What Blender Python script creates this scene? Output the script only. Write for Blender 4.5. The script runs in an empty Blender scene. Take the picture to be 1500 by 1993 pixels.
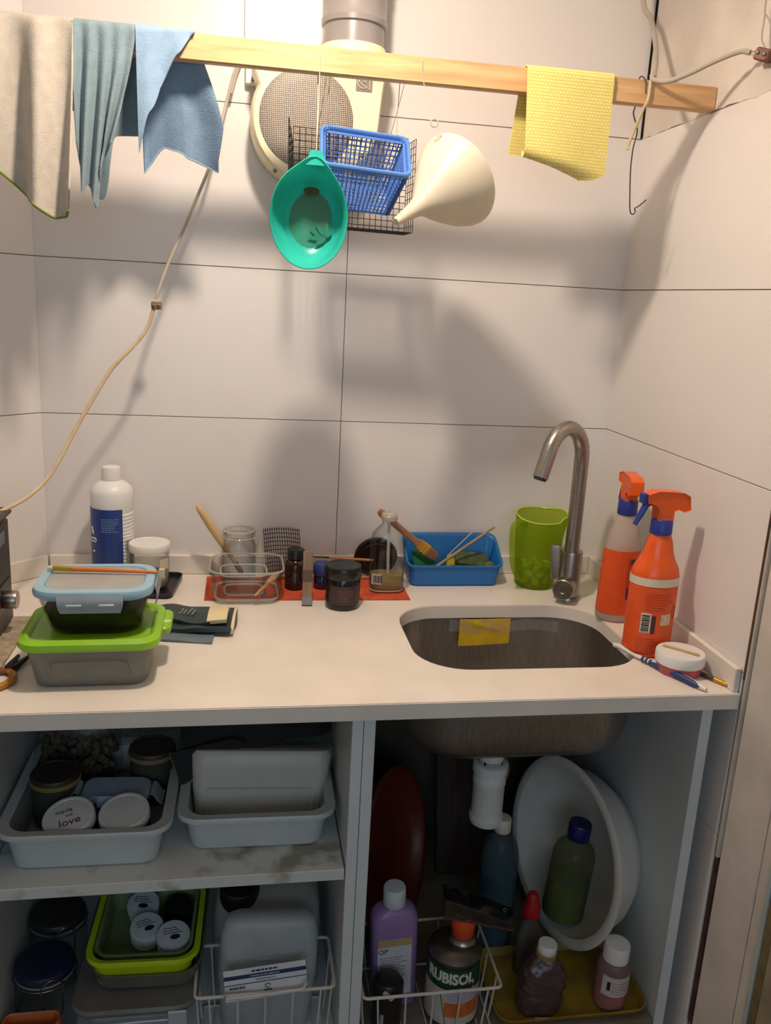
import bpy, bmesh, math, random
from mathutils import Vector, Matrix, noise as mnoise

scn = bpy.context.scene
COL = scn.collection
random.seed(7)

# ------------------------------------------------------------------ camera
cam_data = bpy.data.cameras.new('camera')
cam = bpy.data.objects.new('camera', cam_data)
COL.objects.link(cam)
CAM_LOC = Vector((-0.2065, -1.7694, 1.4891))
CR = Vector((0.98561077, -0.160762, 0.05222065))
CU = Vector((-0.01076664, 0.24860561, 0.96854495))
CF = Vector((0.16868757, 0.95517058, -0.2432975))
cam.matrix_world = Matrix(((CR.x, CU.x, -CF.x, CAM_LOC.x), (CR.y, CU.y, -CF.y, CAM_LOC.y),
                           (CR.z, CU.z, -CF.z, CAM_LOC.z), (0, 0, 0, 1)))
cam_data.sensor_fit = 'VERTICAL'
cam_data.sensor_height = 36.0
cam_data.lens = 1647.8 * 36.0 / 1993.0
cam_data.clip_start = 0.05
scn.camera = cam

# ------------------------------------------------------------------ light
scn.cycles.transparent_max_bounces = 40
scn.view_settings.view_transform = 'Standard'
scn.view_settings.look = 'None'
scn.view_settings.exposure = -0.06
scn.view_settings.gamma = 1.0
scn.view_settings.use_curve_mapping = False

world = bpy.data.worlds.new('world')
scn.world = world
world.use_nodes = True
bgn = world.node_tree.nodes['Background']
bgn.inputs[0].default_value = (0.80, 0.90, 1.0, 1)
bgn.inputs[1].default_value = 0.04

# assumed bulb, out of view, above the worktop: most of its light goes down, some all round
BULB = (-0.14, -0.655, 2.185)
for nm, kind, en in (('assumed_bulb', 'POINT', 12.5), ('assumed_bulb_down', 'SPOT', 25.0)):
    ld = bpy.data.lights.new(nm, kind)
    ld.energy = en
    ld.color = (1.0, 0.825, 0.67)
    ld.shadow_soft_size = 0.04
    lo = bpy.data.objects.new(nm, ld)
    COL.objects.link(lo)
    lo.location = BULB
    if kind == 'SPOT':
        ld.spot_size = math.radians(176); ld.spot_blend = 1.0  # downward spot added to keep the upper wall less bright
        lo.rotation_euler = Vector((0.0, 0.25, -0.97)).to_track_quat('-Z', 'Y').to_euler()

wd = bpy.data.lights.new('assumed_cool_fill', 'AREA')  # cool fill light added behind the camera; assumed daylight, no window there
wd.shape = 'RECTANGLE'; wd.size = 1.3; wd.size_y = 1.3
wd.energy = 14.5
wd.color = (0.58, 0.80, 1.0)
wo = bpy.data.objects.new('assumed_cool_fill', wd)
COL.objects.link(wo)
wo.location = (-0.15, -3.05, 1.25)
wo.rotation_euler = (Vector((0.0, -0.5, 0.6)) - Vector(wo.location)).to_track_quat('-Z', 'Y').to_euler()

# ------------------------------------------------------------------ helpers
def lin(c):
    c = c / 255.0
    return c / 12.92 if c <= 0.04045 else ((c + 0.055) / 1.055) ** 2.4

def rgb(r, g, b):
    return (lin(r), lin(g), lin(b), 1.0)

MATS = {}
def M(name, col, rough=0.5, metal=0.0, vary=0.08, scale=18.0, bump=0.0, bscale=120.0, stretch=(1, 1, 1),
      trans=0.0, spec=0.5, sheen=0.0, col2=None, sharp=None, tl=0.0):
    """principled material with procedural colour variation and fine relief; trans mixes in see-through"""
    if name in MATS:
        return MATS[name]
    m = bpy.data.materials.new(name)
    m.use_nodes = True
    nt = m.node_tree
    n = nt.nodes; l = nt.links
    b = n['Principled BSDF']
    tc = n.new('ShaderNodeTexCoord')
    mp = n.new('ShaderNodeMapping'); mp.inputs['Scale'].default_value = stretch
    l.new(tc.outputs['Object'], mp.inputs['Vector'])
    nz = n.new('ShaderNodeTexNoise'); nz.inputs['Scale'].default_value = scale; nz.inputs['Detail'].default_value = 6
    l.new(mp.outputs[0], nz.inputs['Vector'])
    rp = n.new('ShaderNodeValToRGB')
    c1 = rgb(*col)
    if col2 is None:
        lo_ = tuple(max(0, x * (1 - vary * 1.6)) for x in c1[:3]) + (1,)
        hi_ = tuple(min(1, x * (1 + vary)) for x in c1[:3]) + (1,)
    else:
        lo_, hi_ = rgb(*col2), c1
    s0, s1 = sharp if sharp else (0.3, 0.7)
    rp.color_ramp.elements[0].position = s0; rp.color_ramp.elements[0].color = lo_
    rp.color_ramp.elements[1].position = s1; rp.color_ramp.elements[1].color = hi_
    l.new(nz.outputs[0], rp.inputs[0])
    l.new(rp.outputs[0], b.inputs['Base Color'])
    b.inputs['Roughness'].default_value = rough
    b.inputs['Metallic'].default_value = metal
    b.inputs['Specular IOR Level'].default_value = spec
    if sheen:
        b.inputs['Sheen Weight'].default_value = sheen
    if bump:
        bz = n.new('ShaderNodeTexNoise'); bz.inputs['Scale'].default_value = bscale; bz.inputs['Detail'].default_value = 4
        l.new(mp.outputs[0], bz.inputs['Vector'])
        bp = n.new('ShaderNodeBump'); bp.inputs['Strength'].default_value = bump; bp.inputs['Distance'].default_value = 0.002
        l.new(bz.outputs[0], bp.inputs['Height'])
        l.new(bp.outputs[0], b.inputs['Normal'])
    out = n['Material Output']
    surf = b.outputs[0]
    if tl:
        tn = n.new('ShaderNodeBsdfTranslucent'); l.new(rp.outputs[0], tn.inputs['Color'])
        m2 = n.new('ShaderNodeMixShader'); m2.inputs[0].default_value = tl
        l.new(surf, m2.inputs[1]); l.new(tn.outputs[0], m2.inputs[2])
        surf = m2.outputs[0]
        l.new(surf, out.inputs['Surface'])
    if trans:
        tr = n.new('ShaderNodeBsdfTransparent'); tr.inputs[0].default_value = tuple(0.35 + 0.65 * x for x in c1[:3]) + (1,)
        mx = n.new('ShaderNodeMixShader'); mx.inputs[0].default_value = trans
        l.new(surf, mx.inputs[1]); l.new(tr.outputs[0], mx.inputs[2])
        l.new(mx.outputs[0], out.inputs['Surface'])
    MATS[name] = m
    return m

def GLASS(name, tint=(235, 240, 235), edge=0.35, gloss=0.06):
    tint = tuple(255 - (255 - t) * 0.10 for t in tint); edge = 1 - (1 - edge) * 0.62
    """clear thin glass or plastic: tinted see-through with a fresnel-like gloss"""
    if name in MATS:
        return MATS[name]
    m = bpy.data.materials.new(name)
    m.use_nodes = True
    nt = m.node_tree; n = nt.nodes; l = nt.links
    n.remove(n['Principled BSDF'])
    out = n['Material Output']
    tr = n.new('ShaderNodeBsdfTransparent')
    lw = n.new('ShaderNodeLayerWeight'); lw.inputs[0].default_value = 0.35
    rp = n.new('ShaderNodeValToRGB')
    t = rgb(*tint)
    rp.color_ramp.elements[0].position = 0.0; rp.color_ramp.elements[0].color = t
    rp.color_ramp.elements[1].position = 1.0; rp.color_ramp.elements[1].color = tuple(x * edge for x in t[:3]) + (1,)
    l.new(lw.outputs['Facing'], rp.inputs[0]); l.new(rp.outputs[0], tr.inputs[0])
    gl = n.new('ShaderNodeBsdfGlossy'); gl.inputs['Roughness'].default_value = gloss
    gl.inputs['Color'].default_value = (0.9, 0.9, 0.9, 1)
    pw = n.new('ShaderNodeMath'); pw.operation = 'POWER'; pw.inputs[1].default_value = 4.0
    l.new(lw.outputs['Facing'], pw.inputs[0])
    fr = n.new('ShaderNodeMath'); fr.operation = 'MULTIPLY_ADD'; fr.inputs[1].default_value = 0.45; fr.inputs[2].default_value = 0.018
    l.new(pw.outputs[0], fr.inputs[0])
    nz = n.new('ShaderNodeTexNoise'); nz.inputs['Scale'].default_value = 30
    bp = n.new('ShaderNodeBump'); bp.inputs['Strength'].default_value = 0.08; bp.inputs['Distance'].default_value = 0.002
    l.new(nz.outputs[0], bp.inputs['Height']); l.new(bp.outputs[0], gl.inputs['Normal'])
    mx = n.new('ShaderNodeMixShader')
    l.new(fr.outputs[0], mx.inputs[0]); l.new(tr.outputs[0], mx.inputs[1]); l.new(gl.outputs[0], mx.inputs[2])
    l.new(mx.outputs[0], out.inputs['Surface'])
    MATS[name] = m
    return m

def rr(w, d, r, n=5, cx=0.0, cy=0.0):
    """rounded rectangle loop (counter-clockwise)"""
    r = min(r, w / 2 - 1e-5, d / 2 - 1e-5)
    pts = []
    for (sx, sy, a0) in ((1, 1, 0), (-1, 1, 90), (-1, -1, 180), (1, -1, 270)):
        for k in range(n + 1):
            a = math.radians(a0 + 90.0 * k / n)
            pts.append((cx + sx * (w / 2 - r) + r * math.cos(a), cy + sy * (d / 2 - r) + r * math.sin(a)))
    return pts

def crom(pts, sub=6):
    """catmull-rom resample of a point list"""
    P = [Vector(p) for p in pts]
    if len(P) < 3:
        return P
    Q = [P[0] * 2 - P[1]] + P + [P[-1] * 2 - P[-2]]
    out = []
    for i in range(1, len(Q) - 2):
        for k in range(sub):
            t = k / sub
            a, b, c, d = Q[i - 1], Q[i], Q[i + 1], Q[i + 2]
            out.append(0.5 * ((2 * b) + (c - a) * t + (2 * a - 5 * b + 4 * c - d) * t * t + (3 * b - a - 3 * c + d) * t ** 3))
    out.append(P[-1])
    return out

class MB:
    def __init__(self):
        self.v = []; self.f = []
    def add(self, vs, fs):
        o = len(self.v)
        self.v += [Vector(p) for p in vs]
        self.f += [tuple(i + o for i in f) for f in fs]
        return self
    def loft(self, loops, cap0=True, cap1=True):
        n = len(loops[0]); vs = []; fs = []
        for L in loops:
            vs += [tuple(p) for p in L]
        for i in range(len(loops) - 1):
            for k in range(n):
                k2 = (k + 1) % n
                fs.append((i * n + k, i * n + k2, (i + 1) * n + k2, (i + 1) * n + k))
        if cap0:
            fs.append(tuple(range(n - 1, -1, -1)))
        if cap1:
            b = (len(loops) - 1) * n
            fs.append(tuple(range(b, b + n)))
        return self.add(vs, fs)
    def lathe(self, prof, n=32, cx=0, cy=0, sx=1.0, sy=1.0, cap0=True, cap1=True):
        loops = []
        for r, z in prof:
            r = max(r, 1e-4)
            loops.append([(cx + sx * r * math.cos(2 * math.pi * k / n), cy + sy * r * math.sin(2 * math.pi * k / n), z) for k in range(n)])
        return self.loft(loops, cap0, cap1)
    def rsec(self, secs, n=5, cx=0, cy=0, cap0=True, cap1=True):
        """stack of rounded rectangles (w, d, r, z[, dx, dy])"""
        loops = []
        for s in secs:
            w, d, r, z = s[:4]
            dx, dy = (s[4], s[5]) if len(s) > 4 else (0, 0)
            loops.append([(x, y, z) for x, y in rr(w, d, r, n, cx + dx, cy + dy)])
        return self.loft(loops, cap0, cap1)
    def box(self, x0, x1, y0, y1, z0, z1, c=0.001):
        w, d = x1 - x0, y1 - y0
        c = min(c, w / 3, d / 3, (z1 - z0) / 3)
        return self.rsec([(w - 2 * c, d - 2 * c, c, z0), (w, d, c, z0 + c), (w, d, c, z1 - c), (w - 2 * c, d - 2 * c, c, z1)],
                         n=1, cx=(x0 + x1) / 2, cy=(y0 + y1) / 2)
    def tube(self, pts, r, n=8, smooth=0):
        P = crom(pts, smooth) if smooth else [Vector(p) for p in pts]
        m = len(P)
        if isinstance(r, (list, tuple)):
            R = [r[min(len(r) - 1, int(i * (len(r) - 1) / max(1, m - 1)))] + 0 for i in range(m)]
            R = []
            for i in range(m):
                t = i * (len(r) - 1) / max(1, m - 1); k = min(int(t), len(r) - 2)
                R.append(r[k] + (r[k + 1] - r[k]) * (t - k))
        else:
            R = [r] * m
        T = []
        for i in range(m):
            a = P[max(0, i - 1)]; b = P[min(m - 1, i + 1)]
            d = (b - a)
            T.append(d.normalized() if d.length > 1e-9 else Vector((0, 0, 1)))
        ref = Vector((0, 0, 1)) if abs(T[0].z) < 0.9 else Vector((1, 0, 0))
        u = T[0].cross(ref).normalized()
        loops = []
        for i in range(m):
            u = (u - T[i] * u.dot(T[i]))
            u = u.normalized() if u.length > 1e-6 else T[i].orthogonal().normalized()
            w = T[i].cross(u)
            loops.append([P[i] + (u * math.cos(2 * math.pi * k / n) + w * math.sin(2 * math.pi * k / n)) * R[i] for k in range(n)])
        return self.loft(loops)
    def sheet(self, fn, nu, nv, t):
        """thick sheet from fn(u, v) -> point, u and v in 0..1"""
        G = [[Vector(fn(i / nu, j / nv)) for j in range(nv + 1)] for i in range(nu + 1)]
        def nrm(i, j):
            a = G[min(nu, i + 1)][j] - G[max(0, i - 1)][j]
            b = G[i][min(nv, j + 1)] - G[i][max(0, j - 1)]
            c = a.cross(b)
            return c.normalized() if c.length > 1e-12 else Vector((0, 0, 1))
        W = nv + 1
        vs = []
        for s in (0.5, -0.5):
            for i in range(nu + 1):
                for j in range(W):
                    vs.append(G[i][j] + nrm(i, j) * t * s)
        N = (nu + 1) * W
        fs = []
        for i in range(nu):
            for j in range(nv):
                a, b, c, d = i * W + j, (i + 1) * W + j, (i + 1) * W + j + 1, i * W + j + 1
                fs.append((a, b, c, d)); fs.append((N + d, N + c, N + b, N + a))
        ring = [i * W for i in range(nu + 1)] + [nu * W + j for j in range(1, W)] + \
               [i * W + nv for i in range(nu - 1, -1, -1)] + [j for j in range(nv - 1, 0, -1)]
        for k in range(len(ring)):
            a, b = ring[k], ring[(k + 1) % len(ring)]
            fs.append((b, a, N + a, N + b))
        return self.add(vs, fs)
    def prism(self, outline, h, z0=0.0):
        """extrude a 2-D outline in xy along z"""
        return self.loft([[(x, y, z0) for x, y in outline], [(x, y, z0 + h) for x, y in outline]])
    def wires(self, o, u, v, nu, nv, r):
        """woven grid of thin four-sided wires over the parallelogram o, u, v"""
        o, u, v = Vector(o), Vector(u), Vector(v)
        for i in range(nu + 1):
            self.tube([o + u * (i / nu), o + u * (i / nu) + v], r, 4)
        for j in range(nv + 1):
            self.tube([o + v * (j / nv), o + v * (j / nv) + u], r, 4)
        return self
    def xf(self, mat):
        self.v = [mat @ p for p in self.v]
        return self
    def map(self, fn):
        self.v = [Vector(fn(p)) for p in self.v]
        return self
    def mesh(self, name, smooth=38):
        me = bpy.data.meshes.new(name)
        me.from_pydata([tuple(p) for p in self.v], [], self.f)
        bm = bmesh.new(); bm.from_mesh(me)
        bmesh.ops.recalc_face_normals(bm, faces=bm.faces)
        bm.to_mesh(me); bm.free()
        if smooth:
            me.polygons.foreach_set('use_smooth', [True] * len(me.polygons))
            me.set_sharp_from_angle(angle=math.radians(smooth))
        me.update()
        return me

def R(x=0, y=0, z=0):
    return tuple(math.radians(a) for a in (x, y, z))

def tag(o, label, cat, group=None):
    o['label'] = label; o['category'] = cat
    if group:
        o['group'] = group
    return o

def T(name, label, cat, loc=(0, 0, 0), rot=(0, 0, 0), group=None):
    o = bpy.data.objects.new(name, None)
    o.empty_display_size = 0.02
    COL.objects.link(o)
    o.location = loc; o.rotation_euler = rot
    return tag(o, label, cat, group)

def P(name, mb, mat, parent=None, loc=(0, 0, 0), rot=(0, 0, 0), label=None, smooth=38, kind=None):
    me = mb.mesh(name, smooth) if isinstance(mb, MB) else mb
    if isinstance(mb, MB):
        me.materials.append(mat)
    o = bpy.data.objects.new(name, me)
    COL.objects.link(o)
    o.location = loc; o.rotation_euler = rot
    if parent is not None:
        o.parent = parent
    if label:
        o['label'] = label
    if kind:
        o['kind'] = kind
    return o

def S(name, mb, mat, label, cat, loc=(0, 0, 0), rot=(0, 0, 0), group=None, smooth=38):
    """a thing that is one mesh"""
    return tag(P(name, mb, mat, None, loc, rot, smooth=smooth), label, cat, group)

def STR(name, mb, mat, smooth=0):
    return P(name, mb, mat, smooth=smooth, kind='structure')

def copy_tree(o, loc=None, rot=None, label=None, parent=None):
    c = o.copy(); COL.objects.link(c); c.parent = parent
    if loc is not None: c.location = loc
    if rot is not None: c.rotation_euler = rot
    if label: c['label'] = label
    for ch in list(o.children):
        copy_tree(ch, parent=c)
    return c

def text_mb(s, size, ext=0.0002, squash=1.0, bold=0.0):
    """lettering as flat geometry, centred on the origin in the xy plane"""
    cu = bpy.data.curves.new('lettering', 'FONT')
    cu.body = s; cu.size = size; cu.extrude = ext; cu.offset = bold
    cu.align_x = 'CENTER'; cu.align_y = 'CENTER'
    cu.resolution_u = 3
    ob = bpy.data.objects.new('lettering', cu)
    me = bpy.data.meshes.new_from_object(ob)
    mb = MB()
    mb.add([(v.co.x * squash, v.co.y, v.co.z) for v in me.vertices], [tuple(p.vertices) for p in me.polygons])
    bpy.data.meshes.remove(me); bpy.data.objects.remove(ob); bpy.data.curves.remove(cu)
    return mb

def cyl_wrap(r, a0=0.0, z0=0.0, sy=1.0):
    """map flat xy artwork onto a cylinder of radius r; angle 0 faces -y"""
    def fn(p):
        a = a0 + p.x / r
        rad = r + p.z
        return (rad * math.sin(a), -rad * sy * math.cos(a), z0 + p.y)
    return fn

def band(r, a0, a1, z0, z1, t=0.0005, n=16, sy=1.0, r1=None):
    """curved label patch standing proud of a round body; degrees, 0 faces -y"""
    r1 = r if r1 is None else r1
    mb = MB()
    def fn(u, v):
        a = math.radians(a0 + (a1 - a0) * u); q = r + (r1 - r) * v + t / 2
        return (q * math.sin(a), -q * sy * math.cos(a), z0 + (z1 - z0) * v)
    return mb.sheet(fn, n, 2, t)

def lines_mb(x0, x1, y0, n, dy, h, seed=1, ext=0.0003, ragged=0.35):
    """illegible print: rows of short dashes in the xy plane"""
    rnd = random.Random(seed); mb = MB()
    for k in range(n):
        x = x0; end = x1 - rnd.random() * ragged * (x1 - x0)
        y = y0 - k * dy
        while x < end:
            w = min(end - x, (x1 - x0) * (0.06 + 0.14 * rnd.random()))
            if w > 0.0004:
                mb.add([(x, y, 0), (x + w, y, 0), (x + w, y + h, 0), (x, y + h, 0), (x, y, ext), (x + w, y, ext), (x + w, y + h, ext), (x, y + h, ext)],
                       [(3, 2, 1, 0), (4, 5, 6, 7), (0, 1, 5, 4), (1, 2, 6, 5), (2, 3, 7, 6), (3, 0, 4, 7)])
            x += w + (x1 - x0) * 0.03
    return mb

def plate(x0, x1, y0, y1, t=0.0003, z0=0.0, nx=8):
    mb = MB()
    return mb.sheet(lambda u, v: (x0 + (x1 - x0) * u, y0 + (y1 - y0) * v, z0 + t / 2), nx, 1, t)

# ------------------------------------------------------------------ materials used all over
m_tile = M('glazed_tile', (226, 220, 216), rough=0.3, spec=0.4, vary=0.02, scale=3.0, bump=0.03, bscale=9.0)
m_grout = M('grout', (150, 136, 124), rough=0.9, vary=0.2, scale=60)
m_plaster = M('plaster', (208, 198, 188), rough=0.9, vary=0.10, scale=7.0, bump=0.5, bscale=40.0)
m_top = M('worktop_laminate', (228, 219, 208), rough=0.32, vary=0.05, scale=9.0)
m_carcass = M('white_melamine', (212, 216, 216), rough=0.45, vary=0.06, scale=5.0)
m_void = M('dark_void', (22, 18, 16), rough=0.95)
m_steel = M('brushed_steel', (168, 160, 152), rough=0.32, metal=1.0, vary=0.08, scale=40, stretch=(1, 1, 12))
m_sink = M('sink_steel', (168, 164, 158), rough=0.40, metal=1.0, vary=0.1, scale=30, stretch=(8, 8, 1))
m_wire = M('steel_wire', (120, 112, 104), rough=0.4, metal=0.9)
m_white = M('white_plastic', (226, 224, 220), rough=0.4, vary=0.03)
m_black = M('black_plastic', (26, 25, 26), rough=0.35, vary=0.15)
m_dkwire = M('dark_wire', (38, 34, 32), rough=0.5)

# ------------------------------------------------------------------ room shell
ZA = 1.2347
GAP = 0.0007
wall_back = STR('wall_back', MB().box(-0.62, 0.66, 0.005, 0.10, 0.0, 2.45, 0.0005), m_grout)
def tile(parent, w, h, loc, rotz):
    mb = MB().box(0, w, -0.0, 0.006, 0, h, 0.0006)
    return P('tile', mb, m_tile, parent, loc, (0, 0, rotz), smooth=30)
rows = [(0.6347, 0.9347), (0.9347, ZA), (ZA, ZA + 0.3), (ZA + 0.3, ZA + 0.6), (ZA + 0.6, ZA + 0.9), (ZA + 0.9, 2.45)]
for z0, z1 in rows:
    for x0, x1 in ((-0.6, 0.0), (0.0, 0.602 if z0 < 1.8 else 0.596)):
        tile(wall_back, x1 - x0 - 2 * GAP, z1 - z0 - 2 * GAP, (x0 + GAP, 0, z0 + GAP), 0)

wall_right = STR('wall_right', MB().box(0.604, 0.68, -0.6245, 0.005, 0.0, 2.45, 0.0005), m_grout)
for z0, z1 in rows[:4]:
    tile(wall_right, 0.6225 - GAP, z1 - z0 - 2 * GAP, (0.596, 0.0, z0 + GAP), math.radians(-90))
for z0, z1 in ((0.03, 0.3347), (0.3347, 0.6347)):
    tile(wall_right, 0.6225 - GAP, z1 - z0 - 2 * GAP, (0.596, 0.0, z0 + GAP), math.radians(-90))
# bare plaster above the tiles, with a ragged lower edge and an open crack in the corner
def ragged(u, v):
    y = -0.011 - 1.19 * u
    zb = 1.8345 + 0.003 * mnoise.noise(Vector((y * 40, 0, 0))) + 0.004 * mnoise.noise(Vector((y * 11, 3, 0)))
    z = zb + (2.45 - zb) * v
    d = 0.0016 * mnoise.noise(Vector((y * 14, z * 14, 1))) + (0.0035 if (y < -0.325 + 0.012 * mnoise.noise(Vector((0, z * 16, 7))) and z > 1.88) else 0)
    return (0.5999 + d, y, z)
P('plaster_patch', MB().sheet(ragged, 90, 40, 0.008), m_plaster, wall_right, smooth=60)
P('corner_crack', MB().box(0.5985, 0.606, -0.0105, 0.0045, 1.84, 2.45, 0.0005), m_void, wall_right, smooth=0)

# plastered return in front of the tiles
wall_front = STR('wall_right_return', MB().box(0.601, 0.68, -0.735, -0.6345, 0.0, 2.45, 0.0015), m_plaster)
trim1 = STR('trim_1', MB().box(0.5945, 0.601, -0.6275, -0.6235, 0.925, 1.84, 0.0005), M('brown_edge_trim', (92, 62, 48), rough=0.5, vary=0.2))
trim2 = STR('trim_2', MB().box(0.5955, 0.604, -0.6335, -0.6280, 0.60, 1.84, 0.001), M('grey_edge_trim', (186, 176, 164), rough=0.5, vary=0.1))
trim3 = STR('trim_3', MB().box(0.598, 0.604, -0.6335, -0.6245, 0.26, 0.598, 0.0005), M('rust_gap_strip', (74, 44, 36), rough=0.8, vary=0.3, scale=40))
trim4 = STR('trim_4', MB().box(0.600, 0.68, -0.7640, -0.7375, 0.0, 2.2, 0.002), m_plaster)
trim5 = STR('trim_5', MB().box(0.594, 0.68, -0.7740, -0.7655, 0.0, 2.2, 0.0015), M('pale_frame_metal', (176, 182, 178), rough=0.35, vary=0.08))
trim6 = STR('trim_6', MB().box(0.598, 0.68, -0.7935, -0.7745, 0.0, 2.2, 0.0015), M('olive_frame', (120, 106, 70), rough=0.6, vary=0.2, scale=30))
trim7 = STR('trim_7', MB().box(0.596, 0.68, -1.30, -0.7945, 0.0, 2.2, 0.0015), M('olive_panel', (150, 138, 112), rough=0.6, vary=0.15, scale=20))

LA = math.radians(45)
lc, ls = math.cos(LA), math.sin(LA)
wl = MB().box(-1.02, 0.0, 0.005, 0.08, 0.0, 2.45, 0.0005)
wall_left = STR('wall_left', wl, m_grout)
wall_left.location = (-0.6, 0, 0); wall_left.rotation_euler = (0, 0, LA)
for z0, z1 in rows:
    tile(wall_left, 0.6035, z1 - z0 - 2 * GAP, (-0.601, 0, z0 + GAP), 0)
    tile(wall_left, 0.40, z1 - z0 - 2 * GAP, (-1.0025, 0, z0 + GAP), 0)

for z0, z1 in ((0.03, 0.3347), (0.3347, 0.6347)):
    tile(wall_left, 0.6035, z1 - z0 - 2 * GAP, (-0.601, 0, z0 + GAP), 0)
    tile(wall_left, 0.40, z1 - z0 - 2 * GAP, (-1.0025, 0, z0 + GAP), 0)
m_room = M('room_paint', (190, 180, 168), rough=0.9, vary=0.05)
STR('wall_left_room', MB().box(-1.42, -1.312, -3.1, -0.70, 0.0, 2.45, 0.001), m_room)
STR('wall_right_room', MB().box(0.605, 0.72, -3.1, -1.302, 0.0, 2.45, 0.001), m_room)
STR('wall_front', MB().box(-1.42, 0.72, -3.2, -3.102, 0.0, 2.45, 0.001), m_room)
floor = STR('floor', MB().box(-1.42, 0.72, -3.2, 0.1, -0.05, 0.0, 0.001), M('floor_concrete', (96, 88, 82), rough=0.6, vary=0.1, scale=8))
ceiling = STR('ceiling', MB().box(-1.42, 0.72, -3.2, 0.1, 2.45, 2.5, 0.001), M('ceiling_paint', (236, 230, 222), rough=0.9, vary=0.03))

# ------------------------------------------------------------------ worktop with its sink cut-out
HX, HY, HW, HD, HR = 0.2945, -0.362, 0.405, 0.30, 0.09
def worktop():
    bm = bmesh.new()
    outer = [(-0.60, -0.001), (0.594, -0.001), (0.594, -0.625), (-0.965, -0.625), (-0.965, -0.367)]
    inner = rr(HW, HD, HR, 9, HX, HY)
    edges = []
    for ring in (outer, inner):
        vs = [bm.verts.new((x, y, 0.9)) for x, y in ring]
        for i in range(len(vs)):
            edges.append(bm.edges.new((vs[i], vs[(i + 1) % len(vs)])))
    bmesh.ops.triangle_fill(bm, use_beauty=True, edges=edges)
    fs = list(bm.faces)
    # drop triangles that fill the hole
    kill = [f for f in fs if abs(f.calc_center_median().x - HX) < HW / 2 - 0.03 and abs(f.calc_center_median().y - HY) < HD / 2 - 0.03
            and all(abs(v.co.x - HX) < HW / 2 + 1e-4 and abs(v.co.y - HY) < HD / 2 + 1e-4 for v in f.verts)]
    bmesh.ops.delete(bm, geom=kill, context='FACES')
    r = bmesh.ops.extrude_face_region(bm, geom=list(bm.faces))
    bmesh.ops.translate(bm, verts=[g for g in r['geom'] if isinstance(g, bmesh.types.BMVert)], vec=(0, 0, -0.027))
    bmesh.ops.recalc_face_normals(bm, faces=bm.faces)
    be = [e for e in bm.edges if len(e.link_faces) == 2 and e.calc_face_angle(0) > 1.2 and e.verts[0].co.z > 0.89 and e.verts[1].co.z > 0.89]
    bmesh.ops.bevel(bm, geom=be, offset=0.0015, segments=2, affect='EDGES')
    me = bpy.data.meshes.new('worktop')
    bm.to_mesh(me); bm.free()
    me.polygons.foreach_set('use_smooth', [True] * len(me.polygons))
    me.set_sharp_from_angle(angle=math.radians(30))
    me.materials.append(m_top)
    return me
wt = T('worktop', 'pale cream worktop with a rounded sink cut-out running wall to wall', 'worktop', (0, 0, 0))
P('slab', worktop(), m_top, wt)
# low upstand along the walls
up = T('worktop_upstand', 'low cream upstand strip along the back and side walls of the worktop', 'upstand', (0, 0, 0.9))
P('strip', MB().box(-0.594, 0.583, -0.0125, -0.0008, 0.0, 0.042, 0.0015), m_top, up)
P('strip', MB().box(0.5835, 0.5948, -0.619, -0.0008, 0.0, 0.042, 0.0015), m_top, up)
us = P('strip', MB().box(-0.50, -0.006, -0.0125, -0.0008, 0.0, 0.042, 0.0015), m_top, up)
us.location = (-0.6, 0, 0); us.rotation_euler = (0, 0, LA)

# ------------------------------------------------------------------ sink bowl
sk = T('sink_bowl', 'undermounted stainless steel sink bowl set below the worktop opening', 'sink', (HX, HY, 0.70))
b = MB()
Wd, Dp = HW + 0.012, HD + 0.012
secs = [(Wd - .10, Dp - .10, .06, 0.020), (Wd - .05, Dp - .05, .08, 0.0225), (Wd - .018, Dp - .018, .09, 0.040), (Wd - .004, Dp - .004, .095, 0.075),
        (Wd, Dp, .096, 0.171), (Wd + .03, Dp + .03, .105, 0.1715), (Wd + .03, Dp + .03, .105, 0.1728), (Wd - .003, Dp - .003, .095, 0.1728),
        (Wd - .007, Dp - .007, .094, 0.075), (Wd - .021, Dp - .021, .088, 0.042), (Wd - .054, Dp - .054, .078, 0.0245), (Wd - .104, Dp - .104, .058, 0.0225)]
b.rsec(secs, n=8)
P('bowl', b, m_sink, sk, smooth=50)
P('drain', MB().lathe([(0.0, 0.0235), (0.036, 0.0235), (0.040, 0.026), (0.043, 0.0245), (0.043, 0.0230)], 28, cx=-0.02, cy=-0.0), m_steel, sk)

# yellow pad taped to the sink's back wall
yp = T('yellow_pad', 'yellow rectangular pad taped to the back wall of the sink', 'pad', (0.284, -0.2185, 0.846))
def padfn(u, v):
    x = -0.053 + 0.106 * u; z = -0.026 - 0.004 * (1 - u) + (0.053 + 0.004 * (1 - u)) * v
    w = 0.0018 * math.exp(-((z - 0.012 + 0.25 * x) / 0.004) ** 2) if -0.03 < x < 0.03 else 0
    return (x, -0.0018 - w - 0.001 * math.sin(5 * u), z)
P('pad', MB().sheet(padfn, 24, 14, 0.002), M('yellow_pad', (214, 178, 30), rough=0.6, vary=0.15, scale=25), yp)
m_tape = M('clear_tape', (250, 248, 246), rough=0.25, trans=0.94, vary=0.1, bump=0.3, bscale=70)
def tapefn(x0, x1, z0, z1, s):
    return lambda u, v: (x0 + (x1 - x0) * u, -0.0042 - 0.0010 * abs(mnoise.noise(Vector((u * 5, v * 4, s)))), z0 + (z1 - z0) * v + 0.003 * math.sin(7 * u + s))
P('tape', MB().sheet(tapefn(-0.075, 0.02, 0.0, 0.025, 1.0), 24, 6, 0.0004), m_tape, yp)
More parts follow.
